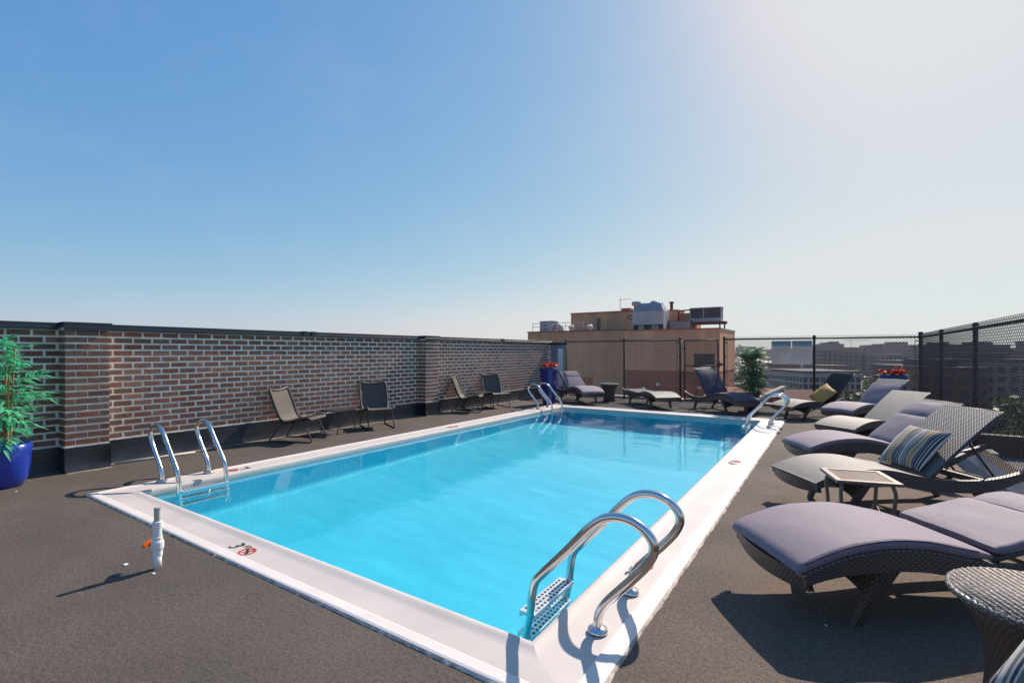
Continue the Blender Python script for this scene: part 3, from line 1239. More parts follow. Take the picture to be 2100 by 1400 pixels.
def lounger(loc, rz, label, back=40, cushion=None, mat_c='cush', wick='wick', side='wick_d', frame_w=.66, seg=2, back_mat=None, scale=1.0):
    e = empty('sun_lounger', (loc[0], loc[1], 0), rz, label, 'sun lounger', 'sun loungers round the pool')
    e.scale = (scale,) * 3
    hw = frame_w / 2
    line = [(p.x, p.z) for p in LP]
    # side rails
    for s in (-1, 1):
        rl = MB()
        rows = []
        for i, (x, z) in enumerate(line):
            dep = .105 if abs(x) < .6 else .105 - .05 * (abs(x) - .6) / .38
            y0_, y1_ = s * hw, s * (hw - .045)
            bow = 0.0
            rows.append([(x, y0_, z), (x, y1_, z), (x, y1_, z - dep), (x, y0_, z - dep), (x, y0_, z)])
        rl.grid(rows, smooth=False, flip=(s < 0))
        for r2, fl in ((rows[0], s > 0), (rows[-1], s < 0)):
            b = len(rl.v)
            rl.v += r2[:4]
            rl.face([b, b + 1, b + 2, b + 3] if fl else [b + 3, b + 2, b + 1, b])
        rl.obj('side_rail', M[side], e)
    # apron across the foot, bowed outwards
    rows = []
    for z in (.298, .250, .215):
        rows.append([(-.97 - .05 * (1 - (t / 6) ** 2) + (.298 - z) * .25, t / 6 * (hw - .0), z - .02 * (1 - (t / 6) ** 2) * (z < .25)) for t in range(-6, 7)])
    MB().grid(rows, smooth=True).grid([[(p[0] + .02, p[1], p[2]) for p in r2] for r2 in rows], smooth=True, flip=True).obj('foot_apron', M[side], e)
    # rear crossbar
    MB().box((.60, -hw + .046, .235), (.645, hw - .046, .285)).obj('rear_crossbar', M[side], e)
    # woven seat
    sl = [(p[0], p[1] - .016) for p in line if p[0] <= .10]
    sl = [(-.985, .283)] + sl
    sm = slab_along(sl, hw - .001 - .0, .018, 8, crown=.0)
    sm.obj('seat', M[wick], e)
    # legs and woven leg panels
    for s in (-1, 1):
        xt, xb = s * .47, s * .645
        zt = profz(xt) - .07
        for yy in (-1, 1):
            y_t, y_b = yy * (hw - .035), yy * (hw - .085)
            w_ = .026
            MB().hexa([(xb - w_ * .8, y_b - .018, 0), (xb + w_ * .8, y_b - .018, 0), (xb + w_ * .8, y_b + .018, 0), (xb - w_ * .8, y_b + .018, 0),
                       (xt - .045, y_t - .02, zt), (xt + .045, y_t - .02, zt), (xt + .045, y_t + .02, zt), (xt - .045, y_t + .02, zt)]).obj('leg', M[side], e)
        rows = []
        for k, z in enumerate((zt, .22, .13)):
            t = (zt - z) / zt
            x = xt + (xb - xt) * t
            wy = (hw - .055) + ((hw - .105) - (hw - .055)) * t
            rows.append([(x, wy * q / 4, z + (.05 * (1 - (q / 4) ** 2) if k == 2 else 0)) for q in range(-4, 5)])
        MB().grid(rows, smooth=False, flip=s > 0).grid([[(p[0] + .012, p[1], p[2]) for p in r2] for r2 in rows], smooth=False, flip=s < 0).obj('leg_panel', M[side], e)
    # backrest
    hx, hz = .09, profz(.09) - .004
    bl = .86
    an = rad(back)
    pts = []
    n_ = 10
    x, z = hx, hz
    for i in range(n_ + 1):
        t = i / n_
        pts.append((x, z))
        aa = an + rad(7) * (.5 - t) * (1 if back > 5 else .3)
        x += math.cos(aa) * bl / n_
        z += math.sin(aa) * bl / n_
    bw = hw - .048
    bk = slab_along(pts, bw, .022, 8).obj('backrest', M[back_mat or wick], e)
    ebs = MB()
    for s in (-1, 1):
        ebs.tube([(p[0], s * bw, p[1] + .010) for p in pts], .014, 6)
    ebs.tube([(pts[-1][0], -bw, pts[-1][1] + .01), (pts[-1][0], bw, pts[-1][1] + .01)], .014, 6)
    ebs.obj('backrest_edging', M[side], bk)
    if back > 8:
        mx, mz = pts[6]
        st = MB()
        fx = min(.93, mx + .22 + .002 * back)
        for s in (-1, 1):
            st.tube([(mx, s * .2, mz - .01), (fx, s * .2, .26)], .009, 6)
        st.tube([(fx, -.2, .26), (fx, .2, .26)], .009, 6)
        st.obj('back_strut', M['black_metal'], e)
    if cushion:
        cm = M[mat_c]
        cl = [(p[0], p[1] + .0035) for p in line if p[0] <= .07]
        cl = [(-.985, .288)] + cl
        slab_along(cl, hw - .004, .052, 10, crown=.012, round_=.022, wob=.0022, seed=int(loc[1] * 10)).obj('seat_cushion', cm, e)
        pp = MB()
        for s in (-1, 1):
            pp.tube([(q[0], s * (hw - .010), q[1] + .046) for q in cl[1:-1]], .0042, 5)
        pp.obj('piping', M['cush_d'], [c_ for c_ in e.children if c_.name.startswith('seat_cushion')][0])
        tt = [math.cos(an), math.sin(an)]
        off_ = .024
        cl2 = [(p[0] - tt[1] * off_, p[1] + tt[0] * off_) for p in pts]
        cl2 = [(cl2[0][0] + .01, cl2[0][1] + .012)] + cl2[1:-1 if cushion != 'short' else -2]
        if seg == 2:
            k = 6
            a_, b_ = cl2[:k + 1], [((cl2[k][0] * .98 + cl2[k + 1][0] * .02), (cl2[k][1] * .98 + cl2[k + 1][1] * .02))] + cl2[k + 1:]
            a_[-1] = (a_[-2][0] + (a_[-1][0] - a_[-2][0]) * .9, a_[-2][1] + (a_[-1][1] - a_[-2][1]) * .9)
            def densify(q):
                o_ = []
                for u_, v_ in zip(q, q[1:]):
                    o_ += [u_, ((u_[0] + v_[0]) / 2, (u_[1] + v_[1]) / 2)]
                return o_ + [q[-1]]
            slab_along(densify(a_), hw - .03, .05, 10, crown=.01, round_=.02, wob=.003, seed=3).obj('back_cushion', cm, e)
            slab_along(densify(b_), hw - .03, .05, 10, crown=.01, round_=.02, wob=.003, seed=4).obj('head_cushion', cm, e)
        else:
            slab_along(cl2, hw - .03, .05, 10, crown=.01, round_=.02, wob=.004, seed=5).obj('back_cushion', cm, e)
    return e, pts


def foot(x, y, a):
    """centre of a lounger whose foot end is at x, y and whose head points along a"""
    return (x + .97 * math.cos(rad(a)), y + .97 * math.sin(rad(a)))


lounger((.46, 3.69), rad(37.5), 'nearest whole sun lounger, lying flat under a lavender-grey cushion, by the drum table', 9, True)
l8, p8 = lounger((.48, 5.72), rad(36), 'bare woven sun lounger holding the striped pillow, behind the lattice side table', 40, None)
lounger((.45, 7.17), rad(31), 'sun lounger with lavender-grey cushion just behind the one with the striped pillow', 38, True, seg=2, scale=.96)
lounger((.58, 9.52), rad(53), 'bare pale woven sun lounger without pillow, third back along the right fence', 32, None, scale=.97)
lounger((.60, 11.68), rad(55), 'sun lounger with grey cushion and dark back before the right blue flower pot', 41, 'short', seg=1, scale=.96)
l4, p4 = lounger((-.25, 12.25), rad(45.5), 'sun lounger with black sling back holding the mustard pillow', 49, None, back_mat='sling', scale=.96)
lounger((-2.27, 12.48), rad(136), 'sun lounger with upright dark navy back beside the potted palm, in front of the gate', 52, True, 'cush_d', seg=1)
lounger((-4.01, 12.61), rad(135), 'bare woven sun lounger laid completely flat before the far fence', 2, None)
lounger((-6.05, 12.58), rad(140), 'sun lounger with grey cushion between the tall blue pot and the far drum table', 34, True, seg=2)
l10, p10 = lounger(foot(-.14, 1.14, 40), rad(40), 'sun lounger cut off by the bottom right corner of the photo, striped pillow on it', 40, True, 'cush_d', seg=1)


# pillows
def pillow_mesh(w_, h_, t_, mat, seed):
    rr = random.Random(seed)
    m_ = MB()
    n_ = 14
    for s in (1, -1):
        rows = []
        for i in range(n_ + 1):
            v = -1 + 2 * i / n_
            row = []
            for j in range(n_ + 1):
                u = -1 + 2 * j / n_
                prof_ = (max(0, 1 - abs(u) ** 2.6) * max(0, 1 - abs(v) ** 2.6)) ** .55
                # corners poke out, edges draw in
                x = u * w_ / 2 * (1 - .09 * (1 - v * v) * abs(u) ** 3 * 0 - .06 * (1 - v * v) * abs(u))
                y = v * h_ / 2 * (1 - .06 * (1 - u * u) * abs(v))
                z = s * t_ / 2 * prof_ + .006 * math.sin(7 * u + 5 * v + seed) * prof_
                row.append((x, y, z))
            rows.append(row)
        m_.grid(rows, flip=(s < 0), mi=0)
        k0 = len(m_.uv) - n_ * n_
        for q in range(k0, len(m_.uv)):
            i, j = divmod(q - k0, n_)
            ids = [(i, j), (i, j + 1), (i + 1, j + 1), (i + 1, j)]
            if s < 0:
                ids = ids[::-1]
            m_.uv[q] = [(c / n_ * w_, a / n_ * h_) for a, c in ids]
    return m_


def pillow(mat, loc, rot, label, w_=.47, h_=.47, t_=.15, seed=1):
    o = pillow_mesh(w_, h_, t_, mat, seed).obj('pillow', M[mat])
    o.location = loc
    o.rotation_euler = rot
    return tag(o, label, 'pillow')


def on_lounger(l, x, y, z):
    return l.matrix_basis @ Vector((x, y, z))


def lean(l, x, y, z, tilt, spin=0.0):
    """rotation of a pillow leaning against the back of lounger l"""
    return (l.matrix_basis.to_3x3().to_4x4() @ Matrix.Rotation(rad(-tilt), 4, 'Y') @ Matrix.Rotation(spin, 4, 'Z')).to_euler()


pillow('stripe', on_lounger(l8, .20, .02, .53), lean(l8, 0, 0, 0, 46, rad(90)), 'square cushion with navy, white and mustard stripes on the bare woven lounger', seed=2)
pillow('yellow', on_lounger(l4, .10, .0, .52), lean(l4, 0, 0, 0, 50, rad(62)), 'mustard yellow pillow leaning on the black sling back', .46, .46, .14, 5)
pillow('stripe', on_lounger(l10, .16, .12, .56), lean(l10, 0, 0, 0, 48, rad(90)), 'striped pillow cut off by the bottom right corner of the photo', seed=6)


# ------------------------------------------------------------------ side tables
def drum(loc, label, h=.50, r=.275, rb=.18):
    e = empty('drum_table', (*loc, 0), 0, label, 'side table', 'woven drum tables')
    prof_ = [(rb, 0), (rb * .98, h * .15), (rb * .93, h * .4), (rb * 1.0, h * .62), (r * .82, h * .82), (r * .95, h * .93)]
    MB().lathe(prof_, 40).obj('woven_body', M['wick_d'], e)
    MB().lathe([(r * .955, h * .93), (r, h * .955), (r, h * .985), (r * .985, h * 1.0), (.001, h * 1.003)], 40).obj('tabletop', M['wick_t'], e)
    pts = [(r * math.cos(2 * math.pi * k / 40), r * math.sin(2 * math.pi * k / 40), h * .975) for k in range(40)]
    rim = MB()
    n_ = 160
    tw = [(r * math.cos(2 * math.pi * k / n_), r * math.sin(2 * math.pi * k / n_), h * .972 + .004 * math.sin(k * 2.4)) for k in range(n_)]
    rim.tube(tw, .012, 6, closed=True).obj('braided_rim', M['wick'], e)
    top = MB()
    # ridges woven into the top: chords about 22 mm apart
    k = -r * .95
    ang = rad(20)
    while k < r * .95:
        ch = math.sqrt(max(0, (r * .965) ** 2 - k * k))
        a_ = Vector((k, -ch, h * 1.003))
        b_ = Vector((k, ch, h * 1.003))
        top.tube([Matrix.Rotation(ang, 3, 'Z') @ a_, Matrix.Rotation(ang, 3, 'Z') @ b_], .0035, 6)
        k += .024
    top.obj('woven_ridges', M['wick_t'], e)
    return e


drum((.665, 2.60), 'large woven drum side table cut by the right edge, in front of the nearest lounger')
drum((-5.33, 13.12), 'small dark woven drum table in the far left corner, between two loungers', .50, .27, .17)

# lattice topped metal table
lt = empty('lattice_side_table', (.17, 4.65, 0), rad(16), 'square bronze side table with a diagonal lattice top beside the striped pillow lounger', 'side table')
hw_, hz_ = .21, .455
rows = MB()
for s in (-1, 1):
    rows.box((-hw_, s * (hw_ - .02) - .02, hz_ - .022), (hw_, s * (hw_ - .02) + .02, hz_))
    rows.box((s * (hw_ - .02) - .02, -hw_ + .0405, hz_ - .0225), (s * (hw_ - .02) + .02, hw_ - .0405, hz_ - .0005))
rows.obj('tabletop_frame', M['bronze'], lt)
lat = MB()
n_ = 13
iw = hw_ - .04
for d in (1, -1):
    for i in range(-n_, n_ + 1):
        c = i * .033
        # line y = d*x + c inside the square
        lo_ = max(-iw, (-iw - c) * d if d > 0 else (c - iw))
        hi_ = min(iw, (iw - c) * d if d > 0 else (c + iw))
        if hi_ - lo_ > .02:
            lat.tube([(lo_, d * lo_ + c, hz_ - .010 - .001 * d), (hi_, d * hi_ + c, hz_ - .010 - .001 * d)], .0065, 4)
tag(lat.obj('lattice', M['bronze'], lt), kind='stuff')
for sx in (-1, 1):
    for sy in (-1, 1):
        pts = smooth_curve([(sx * .155, sy * .155, hz_ - .02), (sx * .175, sy * .175, .36), (sx * .165, sy * .165, .2), (sx * .185, sy * .185, .08), (sx * .215, sy * .215, .005)], 4)
        MB().tube(pts, .013, 8).obj('leg', M['bronze'], lt)
for s in (-1, 1):
    pts = smooth_curve([(-.17, s * .17, .17), (-.08, s * .17, .125), (0, s * .17, .11), (.08, s * .17, .125), (.17, s * .17, .17)], 3)
    MB().tube(pts, .009, 6).obj('stretcher', M['bronze'], lt)
    pts = [(s * .17, p.x, p.z) for p in smooth_curve([(-.17, 0, .19), (0, 0, .13), (.17, 0, .19)], 4)]
    MB().tube(pts, .009, 6).obj('stretcher', M['bronze'], lt)


# ------------------------------------------------------------------ wicker lounge chairs by the wall
def chair_proto():
    e = empty('wicker_chair', (0, 0, 0))
    # shell side profile (x forward, z up)
    pf = smooth_curve([(-.34, 0, .82), (-.325, 0, .80), (-.27, 0, .66), (-.21, 0, .50), (-.15, 0, .375), (-.08, 0, .325), (.02, 0, .335), (.16, 0, .375), (.27, 0, .39), (.315, 0, .375), (.325, 0, .355)], 4)
    n_ = len(pf)

    def shell(dn, flip):
        rows = []
        for i, p in enumerate(pf):
            t = i / (n_ - 1)
            half = .235 if t > .45 else .235 + .02 * math.sin(t / .45 * math.pi)
            if t < .1:
                half -= .05 * (1 - t / .1) ** 2
            if t > .93:
                half -= .04 * ((t - .93) / .07) ** 2
            a, b = pf[max(i - 1, 0)], pf[min(i + 1, n_ - 1)]
            tt = (b - a).normalized()
            nn = Vector((tt.z, 0, -tt.x)) * -1
            row = []
            for k in range(9):
                u = -1 + k / 4
                q = Vector((p.x, u * half, p.z)) + nn * (dn - .028 * (1 - u * u) * (1 if t < .5 else .35))
                row.append(q)
            rows.append(row)
        return rows
    top, bot = shell(0, False), shell(-.03, True)
    m_ = MB()
    m_.grid(top, flip=False)
    m_.grid(bot, flip=True)
    m_.obj('woven_shell', M['wick_c'], e)
    ed = MB()
    loop = [r2[0] for r2 in top] + top[-1][1:-1] + [r2[-1] for r2 in reversed(top)] + list(reversed(top[0][1:-1]))
    ed.tube(loop, .019, 7, closed=True)
    ed.obj('shell_rim', M['wick_d'], e)
    for s in (-1, 1):
        y = s * .215
        pts = smooth_curve([(-.13, y, .34), (-.22, y + s * .01, .20), (-.335, y + s * .02, .04), (-.33, y + s * .02, .013), (-.29, y + s * .02, .011), (0, y + s * .02, .011), (.25, y + s * .02, .011),
                            (.325, y + s * .02, .013), (.345, y + s * .02, .05), (.27, y + s * .01, .2), (.20, y, .365)], 4)
        MB().tube(pts, .011, 8).obj('sled_leg', M['black_metal'], e)
    MB().tube([(.18, -.21, .345), (.18, .21, .345)], .009, 6).tube([(-.12, -.21, .325), (-.12, .21, .325)], .009, 6).obj('crossbar', M['black_metal'], e)
    return e


def place(proto, first, x, y, deg, label, cat, group):
    o = proto if first else copy_tree(proto)
    o.location = (x, y, 0)
    o.rotation_euler = (0, 0, rad(deg))
    return tag(o, label, cat, group)


cp = chair_proto()
chairs = [(-7.14, 4.62, 27, 'leftmost wicker chair, its back towards us, beside the first slatted table'),
          (-7.16, 6.24, -27, 'second wicker chair from the left, half in shade, right of the first slatted table'),
          (-7.20, 9.02, 28, 'third wicker chair from the left, seen side-on just past the brick pilaster'),
          (-7.18, 10.12, -27, 'fourth wicker chair, nearest the tall blue flower pot')]
for i, (x, y, d, lb) in enumerate(chairs):
    place(cp, i == 0, x, y, d, lb, 'chair', 'wicker chairs along the brick wall')


def slat_table_proto():
    e = empty('slatted_table', (0, 0, 0))
    for k in range(9):
        y = -.2 + k * .05
        MB().box((-.21, y - .021, .385), (.21, y + .021, .402)).obj('slat', M['slat'], e)
    for s in (-1, 1):
        MB().box((s * .17 - .012, -.21, .368), (s * .17 + .012, .21, .3845)).obj('batten', M['black_metal'], e)
        pts = smooth_curve([(s * .16, -.13, .372), (s * .185, -.17, .18), (s * .20, -.205, .02), (s * .20, -.17, .010), (s * .20, 0, .010), (s * .20, .17, .010), (s * .20, .205, .02), (s * .185, .17, .18), (s * .16, .13, .372)], 4)
        MB().tube(pts, .009, 7).obj('table_leg', M['black_metal'], e)
    return e


tp = slat_table_proto()
place(tp, True, -7.25, 5.46, 5, 'small brown slatted table between the two nearer wicker chairs', 'side table', 'slatted tables between the chairs')
place(tp, False, -7.32, 9.66, 5, 'small brown slatted table between the two farther wicker chairs', 'side table', 'slatted tables between the chairs')


# ------------------------------------------------------------------ plants
def leaflet(m_, base, d, up, L, w_):
    """a narrow folded leaf"""
    side = d.cross(up).normalized()
    b = len(m_.v)
    p0 = base
    p1 = base + d * L * .45 + up * L * .08
    p2 = base + d * L - up * L * .18
    m_.v += [tuple(p0), tuple(p1 + side * w_ * .5), tuple(p2), tuple(p1 - side * w_ * .5), tuple(p1 - up * w_ * .15)]
    m_.face([b, b + 1, b + 4])
    m_.face([b + 1, b + 2, b + 4])
    m_.face([b + 2, b + 3, b + 4])
    m_.face([b + 3, b, b + 4])


def spray(rr, n=16, L=.19, span=.27, w_=.036):
    m_ = MB()
    d0 = Vector((1, 0, .35)).normalized()
    for k in range(n):
        t = k / (n - 1)
        base = d0 * span * t - Vector((0, 0, .12)) * t * t
        a = (1 if k % 2 else -1) * rad(20 + 45 * (1 - t) + rr.uniform(-12, 12))
        d = (Matrix.Rotation(a, 3, 'Z') @ Vector((1, 0, rr.uniform(-.5, .25)))).normalized()
        leaflet(m_, base, d, Vector((0, 0, 1)), L * rr.uniform(.7, 1.1), w_ * rr.uniform(.8, 1.2))
    for k in range(3):
        a = rr.uniform(-1, 1)
        d = (Matrix.Rotation(a, 3, 'Z') @ Vector((1, 0, rr.uniform(-.4, .4)))).normalized()
        leaflet(m_, d0 * span - Vector((0, 0, .12)), d, Vector((0, 0, 1)), L, w_)
    m_.tube([(0, 0, 0), tuple(d0 * span * .5 - Vector((0, 0, .03))), tuple(d0 * span - Vector((0, 0, .12)))], .0035, 4)
    return m_


rr = random.Random(3)
spr = {k: [spray(rr, 16).mesh('leaf_spray', M[k]) for _ in range(4)] for k in ('leaf', 'leaf_dry')}


def palm(loc, label, pot, pot_h, h, n_spray, seed, leafk='leaf', zlo=.12, reach=1.0):
    rr = random.Random(seed)
    e = empty('potted_palm', (*loc, 0), 0, label, 'potted plant')
    if pot == 'round':
        MB().lathe([(.135, 0), (.15, .01), (.185, .1), (.205, .24), (.212, .38), (.212, pot_h), (.196, pot_h), (.19, pot_h - .06)], 32).obj('pot', M['bluepot'], e)
        MB().lathe([(.192, pot_h - .06), (.001, pot_h - .05)], 20).obj('soil', M['soil'], e)
    else:
        MB().lathe([(.13, 0), (.15, .02), (.165, pot_h - .05), (.175, pot_h - .045), (.175, pot_h), (.16, pot_h), (.158, pot_h - .05)], 32, sq=8).obj('pot', M['darkpot'], e)
        MB().lathe([(.158, pot_h - .05), (.001, pot_h - .045)], 20).obj('soil', M['soil'], e)
    tops = []
    for k in range(5):
        a = k * 1.256 + .3
        x, y = .045 * math.cos(a), .045 * math.sin(a)
        hh = h * rr.uniform(.68, .95)
        pts = smooth_curve([(x, y, pot_h - .06), (x * 1.3 + rr.uniform(-.01, .01), y * 1.3, pot_h + (hh - pot_h) * .5), (x * 1.7, y * 1.9, hh)], 4)
        MB().tube(pts, .0125, 8, r2=.007).obj('cane', M['cane'], e)
        tops.append(pts)
    for k in range(n_spray):
        pts = tops[k % 5]
        t = (k + .5) / n_spray
        z = pot_h + zlo * .3 + (h - .12 - pot_h) * (t ** .8)
        p = min(pts, key=lambda q: abs(q.z - z))
        a = k * 2.4 + rr.uniform(-.4, .4)
        sc_ = (rr.uniform(.75, 1.1) * (1.05 - .35 * t)) * reach
        o = link('leaf_spray', spr[leafk][rr.randrange(4)], e, (p.x, p.y, z), (rr.uniform(-.35, .35), rad(-35) * t + rr.uniform(-.2, .35), a))
        o.scale = (sc_,) * 3
    return e


palm((-7.26, 1.33), 'potted palm with bright green leaves in a rounded blue pot at the left edge', 'round', .45, 1.58, 32, 11, reach=1.0)
palm((-1.62, 12.85), 'potted palm with greyish green leaves in a dark square pot by the far fence', 'square', .42, 1.50, 90, 21, 'leaf_dry', reach=1.1)


def petal_head(rr):
    m_ = MB()
    for k in range(26):
        a = k * 2.399
        t = k / 25
        el_ = rad(85 - 95 * t)
        d = Vector((math.cos(a) * math.cos(el_), math.sin(a) * math.cos(el_), math.sin(el_)))
        c = d * .028
        s1 = d.cross(Vector((.3, .2, 1))).normalized() * .017
        s2 = d.cross(s1).normalized() * .017
        b = len(m_.v)
        m_.v += [tuple(c - s1 * .6 - s2), tuple(c + s1 - s2 * .5 + d * .006), tuple(c + s1 * .7 + s2 + d * .011), tuple(c - s1 + s2 * .7 + d * .004)]
        m_.face([b, b + 1, b + 2, b + 3])
    return m_


fl_mesh = [petal_head(rr).mesh('flower', M['petal']) for _ in range(3)]


def flower_pot(loc, label, h, r, rb, n, spread, seed):
    rr = random.Random(seed)
    e = empty('flower_pot', (*loc, 0), 0, label, 'flower pot', 'tall blue pots of red flowers')
    MB().lathe([(rb, 0), (rb * 1.03, .02), (rb * 1.12, h * .3), (r * .88, h * .7), (r * .97, h - .08), (r, h - .06), (r, h), (r * .9, h), (r * .88, h - .06)], 32, sq=3.2).obj('pot', M['bluepot_far'], e)
    MB().lathe([(r * .9, h - .05), (.001, h - .03)], 20).obj('soil', M['soil'], e)
    m_ = MB()
    for k in range(n * 7):
        a = rr.uniform(0, 6.28)
        q = r * .9 * math.sqrt(rr.random())
        d = Vector((math.cos(a) * .8, math.sin(a) * .8, rr.uniform(.2, 1.1))).normalized()
        leaflet(m_, Vector((q * math.cos(a), q * math.sin(a), h - .03)), d, Vector((0, 0, 1)), rr.uniform(.06, .13), .03)
    m_.obj('leaves', M['leaf_d'], e)
    for k in range(n):
        a = rr.uniform(0, 6.28)
        q = spread * math.sqrt(rr.random())
        tall = rr.random() < .22
        z = h + (rr.uniform(.10, .16) if tall else rr.uniform(.02, .075))
        x, y = q * math.cos(a), q * math.sin(a)
        o = link('flower', fl_mesh[k % 3], e, (x, y, z), (rr.uniform(-.5, .5), rr.uniform(-.5, .5), a))
        o.scale = (rr.uniform(.55, .7) if tall else rr.uniform(.85, 1.35),) * 3
        MB().tube([(x * .7, y * .7, h - .04), (x, y, z)], .003, 4).obj('stem', M['leaf_d'], o.parent)
    return e


M['bluepot_far'] = simple('dark_blue_glaze', (.012, .022, .15), .2, var=.15, scale=4, Coat__Weight=.4)
flower_pot((-6.42, 11.55), 'tall blue glazed pot of red flowers against the far end of the brick wall', .98, .235, .15, 22, .22, 4)
flower_pot((1.06, 12.95), 'blue pot of red flowers near the right fence corner, behind a lounger back', .93, .25, .17, 24, .27, 9)

# ------------------------------------------------------------------ pvc valve
v = empty('pvc_valve', (-3.69, 1.382, 0), rad(20), 'upright white pvc pipe with an orange valve handle on the near deck', 'valve')
MB().lathe([(.0235, 0), (.0235, .10)], 20).obj('pipe', M['pvc'], v)
MB().lathe([(.0285, .085), (.0285, .122), (.033, .126), (.036, .140), (.036, .172), (.033, .182), (.0285, .186), (.0285, .208), (.0245, .210), (.0245, .268), (.0285, .270), (.0285, .308), (.0245, .310)], 20, smooth=False).obj('valve_body', M['pvc'], v)
MB().lathe([(.0195, .308), (.0195, .385), (.0215, .387), (.0215, .402), (.017, .402)], 20, smooth=False).obj('top_adapter', M['pvc_old'], v)
hd = MB().tube([(-.03, 0, .156), (-.060, 0, .156)], .014, 10)
hd.hexa([(-.105, -.016, .134), (-.054, -.052, .144), (-.054, .052, .158), (-.105, .036, .148), (-.105, -.016, .156), (-.054, -.052, .170), (-.054, .052, .184), (-.105, .036, .170)])
hd.obj('handle', M['orange'], v)

# bits of litter on the deck
for i, (x, y, s, lb) in enumerate(((-3.93, 1.29, .018, 'larger pale scrap on the deck left of the white valve'), (-3.62, 1.335, .012, 'pale chip right at the foot of the white valve'),
                                   (-6.9, 1.35, .012, 'tiny white scrap on the deck near the blue pot'), (-.03, 3.0, .006, 'tiny white fleck on the deck by the nearest lounger leg'))):
    m_ = MB().hexa([(-s, -s * .6, 0), (s, -s * .5, 0), (s * .8, s * .6, 0), (-s * .7, s * .5, 0), (-s, -s * .6, .003), (s, -s * .5, .004), (s * .8, s * .6, .003), (-s * .7, s * .5, .005)])
    o = m_.obj('paper_scrap', M['white'])
    o.location = (x, y, .001)
    tag(o, lb, 'litter')

# ------------------------------------------------------------------ tan building behind
BY = 32.1
bd = empty('tan_building', (-12, BY, -31), 0, 'tan stucco building with dark red brick lower storey beyond the far fence', 'building')
bo = (12, -BY, 31)
MB().box((-19.7, BY, .0), (-11.883, BY + 12, 2.86)).obj('upper_wall', M['tan'], bd, loc=bo)
MB().box((-11.88, BY - .12, .155), (-5.80, BY + 5.4, 2.80)).obj('upper_wall', M['tan2'], bd, loc=bo)
MB().box((-11.88, BY - .10, -31), (-5.82, BY + 5.4, .153)).obj('brick_storey', M['rbrick'], bd, loc=bo)
MB().box((-19.7, BY + .3, -31), (-11.882, BY + 12, -.001)).obj('brick_storey', M['rbrick'], bd, loc=bo)
MB().box((-14.3, BY + .05, -31), (-11.9, BY + .29, -.38)).obj('lower_stucco_bay', M['tan3'], bd, loc=bo)
MB().box((-19.72, BY - .03, -.44), (-11.885, BY + .31, -.002)).obj('overhang', M['tan3'], bd, loc=bo)
MB().box((-19.75, BY - .04, 2.862), (-11.84, BY + .25, 2.93)).obj('parapet_cap', M['grey_d'], bd, loc=bo)
MB().box((-11.82, BY - .16, 2.802), (-5.76, BY + .2, 2.868)).obj('parapet_cap', M['redtrim'], bd, loc=bo)
MB().box((-6.0, BY + .201, 2.803), (-5.76, BY + 5.44, 2.866)).obj('parapet_cap', M['galv'], bd, loc=bo)
for z in (1.55, .62):
    MB().box((-11.87, BY - .123, z), (-5.81, BY - .118, z + .02)).obj('stucco_joint', M['tan3'], bd, loc=bo)
MB().box((-19.6, BY - .004, .75), (-11.9, BY + .003, .77)).obj('stucco_joint', M['tan3'], bd, loc=bo)
vd = MB().box((-7.32, BY - .15, .36), (-6.10, BY - .11, 1.27)).obj('vent_opening', M['grey_d'], bd, loc=bo)
sl_ = MB()
for k in range(10):
    sl_.box((-7.30, BY - .17, .38 + k * .088), (-6.12, BY - .151, .43 + k * .088))
sl_.obj('louvres', M['black_metal'], vd)
for x, z in ((-9.6, -.75), (-7.0, -.86)):
    MB().tube([(x, BY - .14, z), (x, BY - .2, z)], .10, 10).obj('wall_vent', M['white'], bd, loc=bo)
MB().box((-11.9, BY + 5.39, -31), (-19.7, BY + 12, 2.7)).obj('rear_block', M['tan3'], bd, loc=bo)

# penthouse
ph = empty('rooftop_penthouse', (-14, 37, 2.8), 0, 'long tan stair block with red roof trim on top of the tan building', 'roof structure')
po = (14, -37, -2.8)
MB().box((-17.94, 36, 2.86), (-12.0, 40, 4.45)).obj('block', M['tan3'], ph, loc=po)
MB().box((-17.98, 35.95, 4.452), (-11.98, 40.05, 4.54)).obj('roof_trim', M['redtrim'], ph, loc=po)
MB().box((-15.66, 35.95, 3.0), (-15.37, 36.001, 4.05)).obj('narrow_door', M['grey_d'], ph, loc=po)
MB().box((-13.6, 35.9, 4.541), (-12.9, 36.6, 4.72)).obj('roof_hatch', M['redtrim'], ph, loc=po)
p2 = empty('rooftop_block', (-9.5, 36.3, 2.8), 0, 'small tan roof block right of the cooling tower', 'roof structure')
p2o = (9.5, -36.3, -2.8)
MB().box((-10.6, 36, 2.81), (-9.4, 38, 4.38)).obj('block', M['tan'], p2, loc=p2o)
MB().box((-9.399, 36.6, 2.81), (-8.2, 38, 4.20)).obj('block', M['tan2'], p2, loc=p2o)
MB().box((-10.64, 35.96, 4.381), (-9.37, 38.04, 4.44)).obj('roof_trim', M['redtrim'], p2, loc=p2o)
MB().tube([(-9.3, 35.9, 2.9), (-9.3, 35.9, 4.2), (-9.2, 35.9, 4.32), (-8.4, 35.9, 4.36), (-8.1, 35.9, 4.38)], .05, 8).obj('duct_pipe', M['rust'], p2, loc=p2o)
o = MB().lathe([(.11, 0), (.11, .50), (.17, .52), (.17, .62), (.12, .64)], 14).obj('flue_pipe', M['rust'], p2, loc=(-9.95 + 9.5, .2, 4.44 - 2.8))
ct = empty('cooling_tower', (-10.9, 34.6, 2.8), 0, 'big grey sheet metal cooling tower with sloped top on the tan building', 'cooling tower')
MB().box((-1.15, -.6, .50), (1.10, .7, 1.45)).obj('casing', M['galv'], ct)
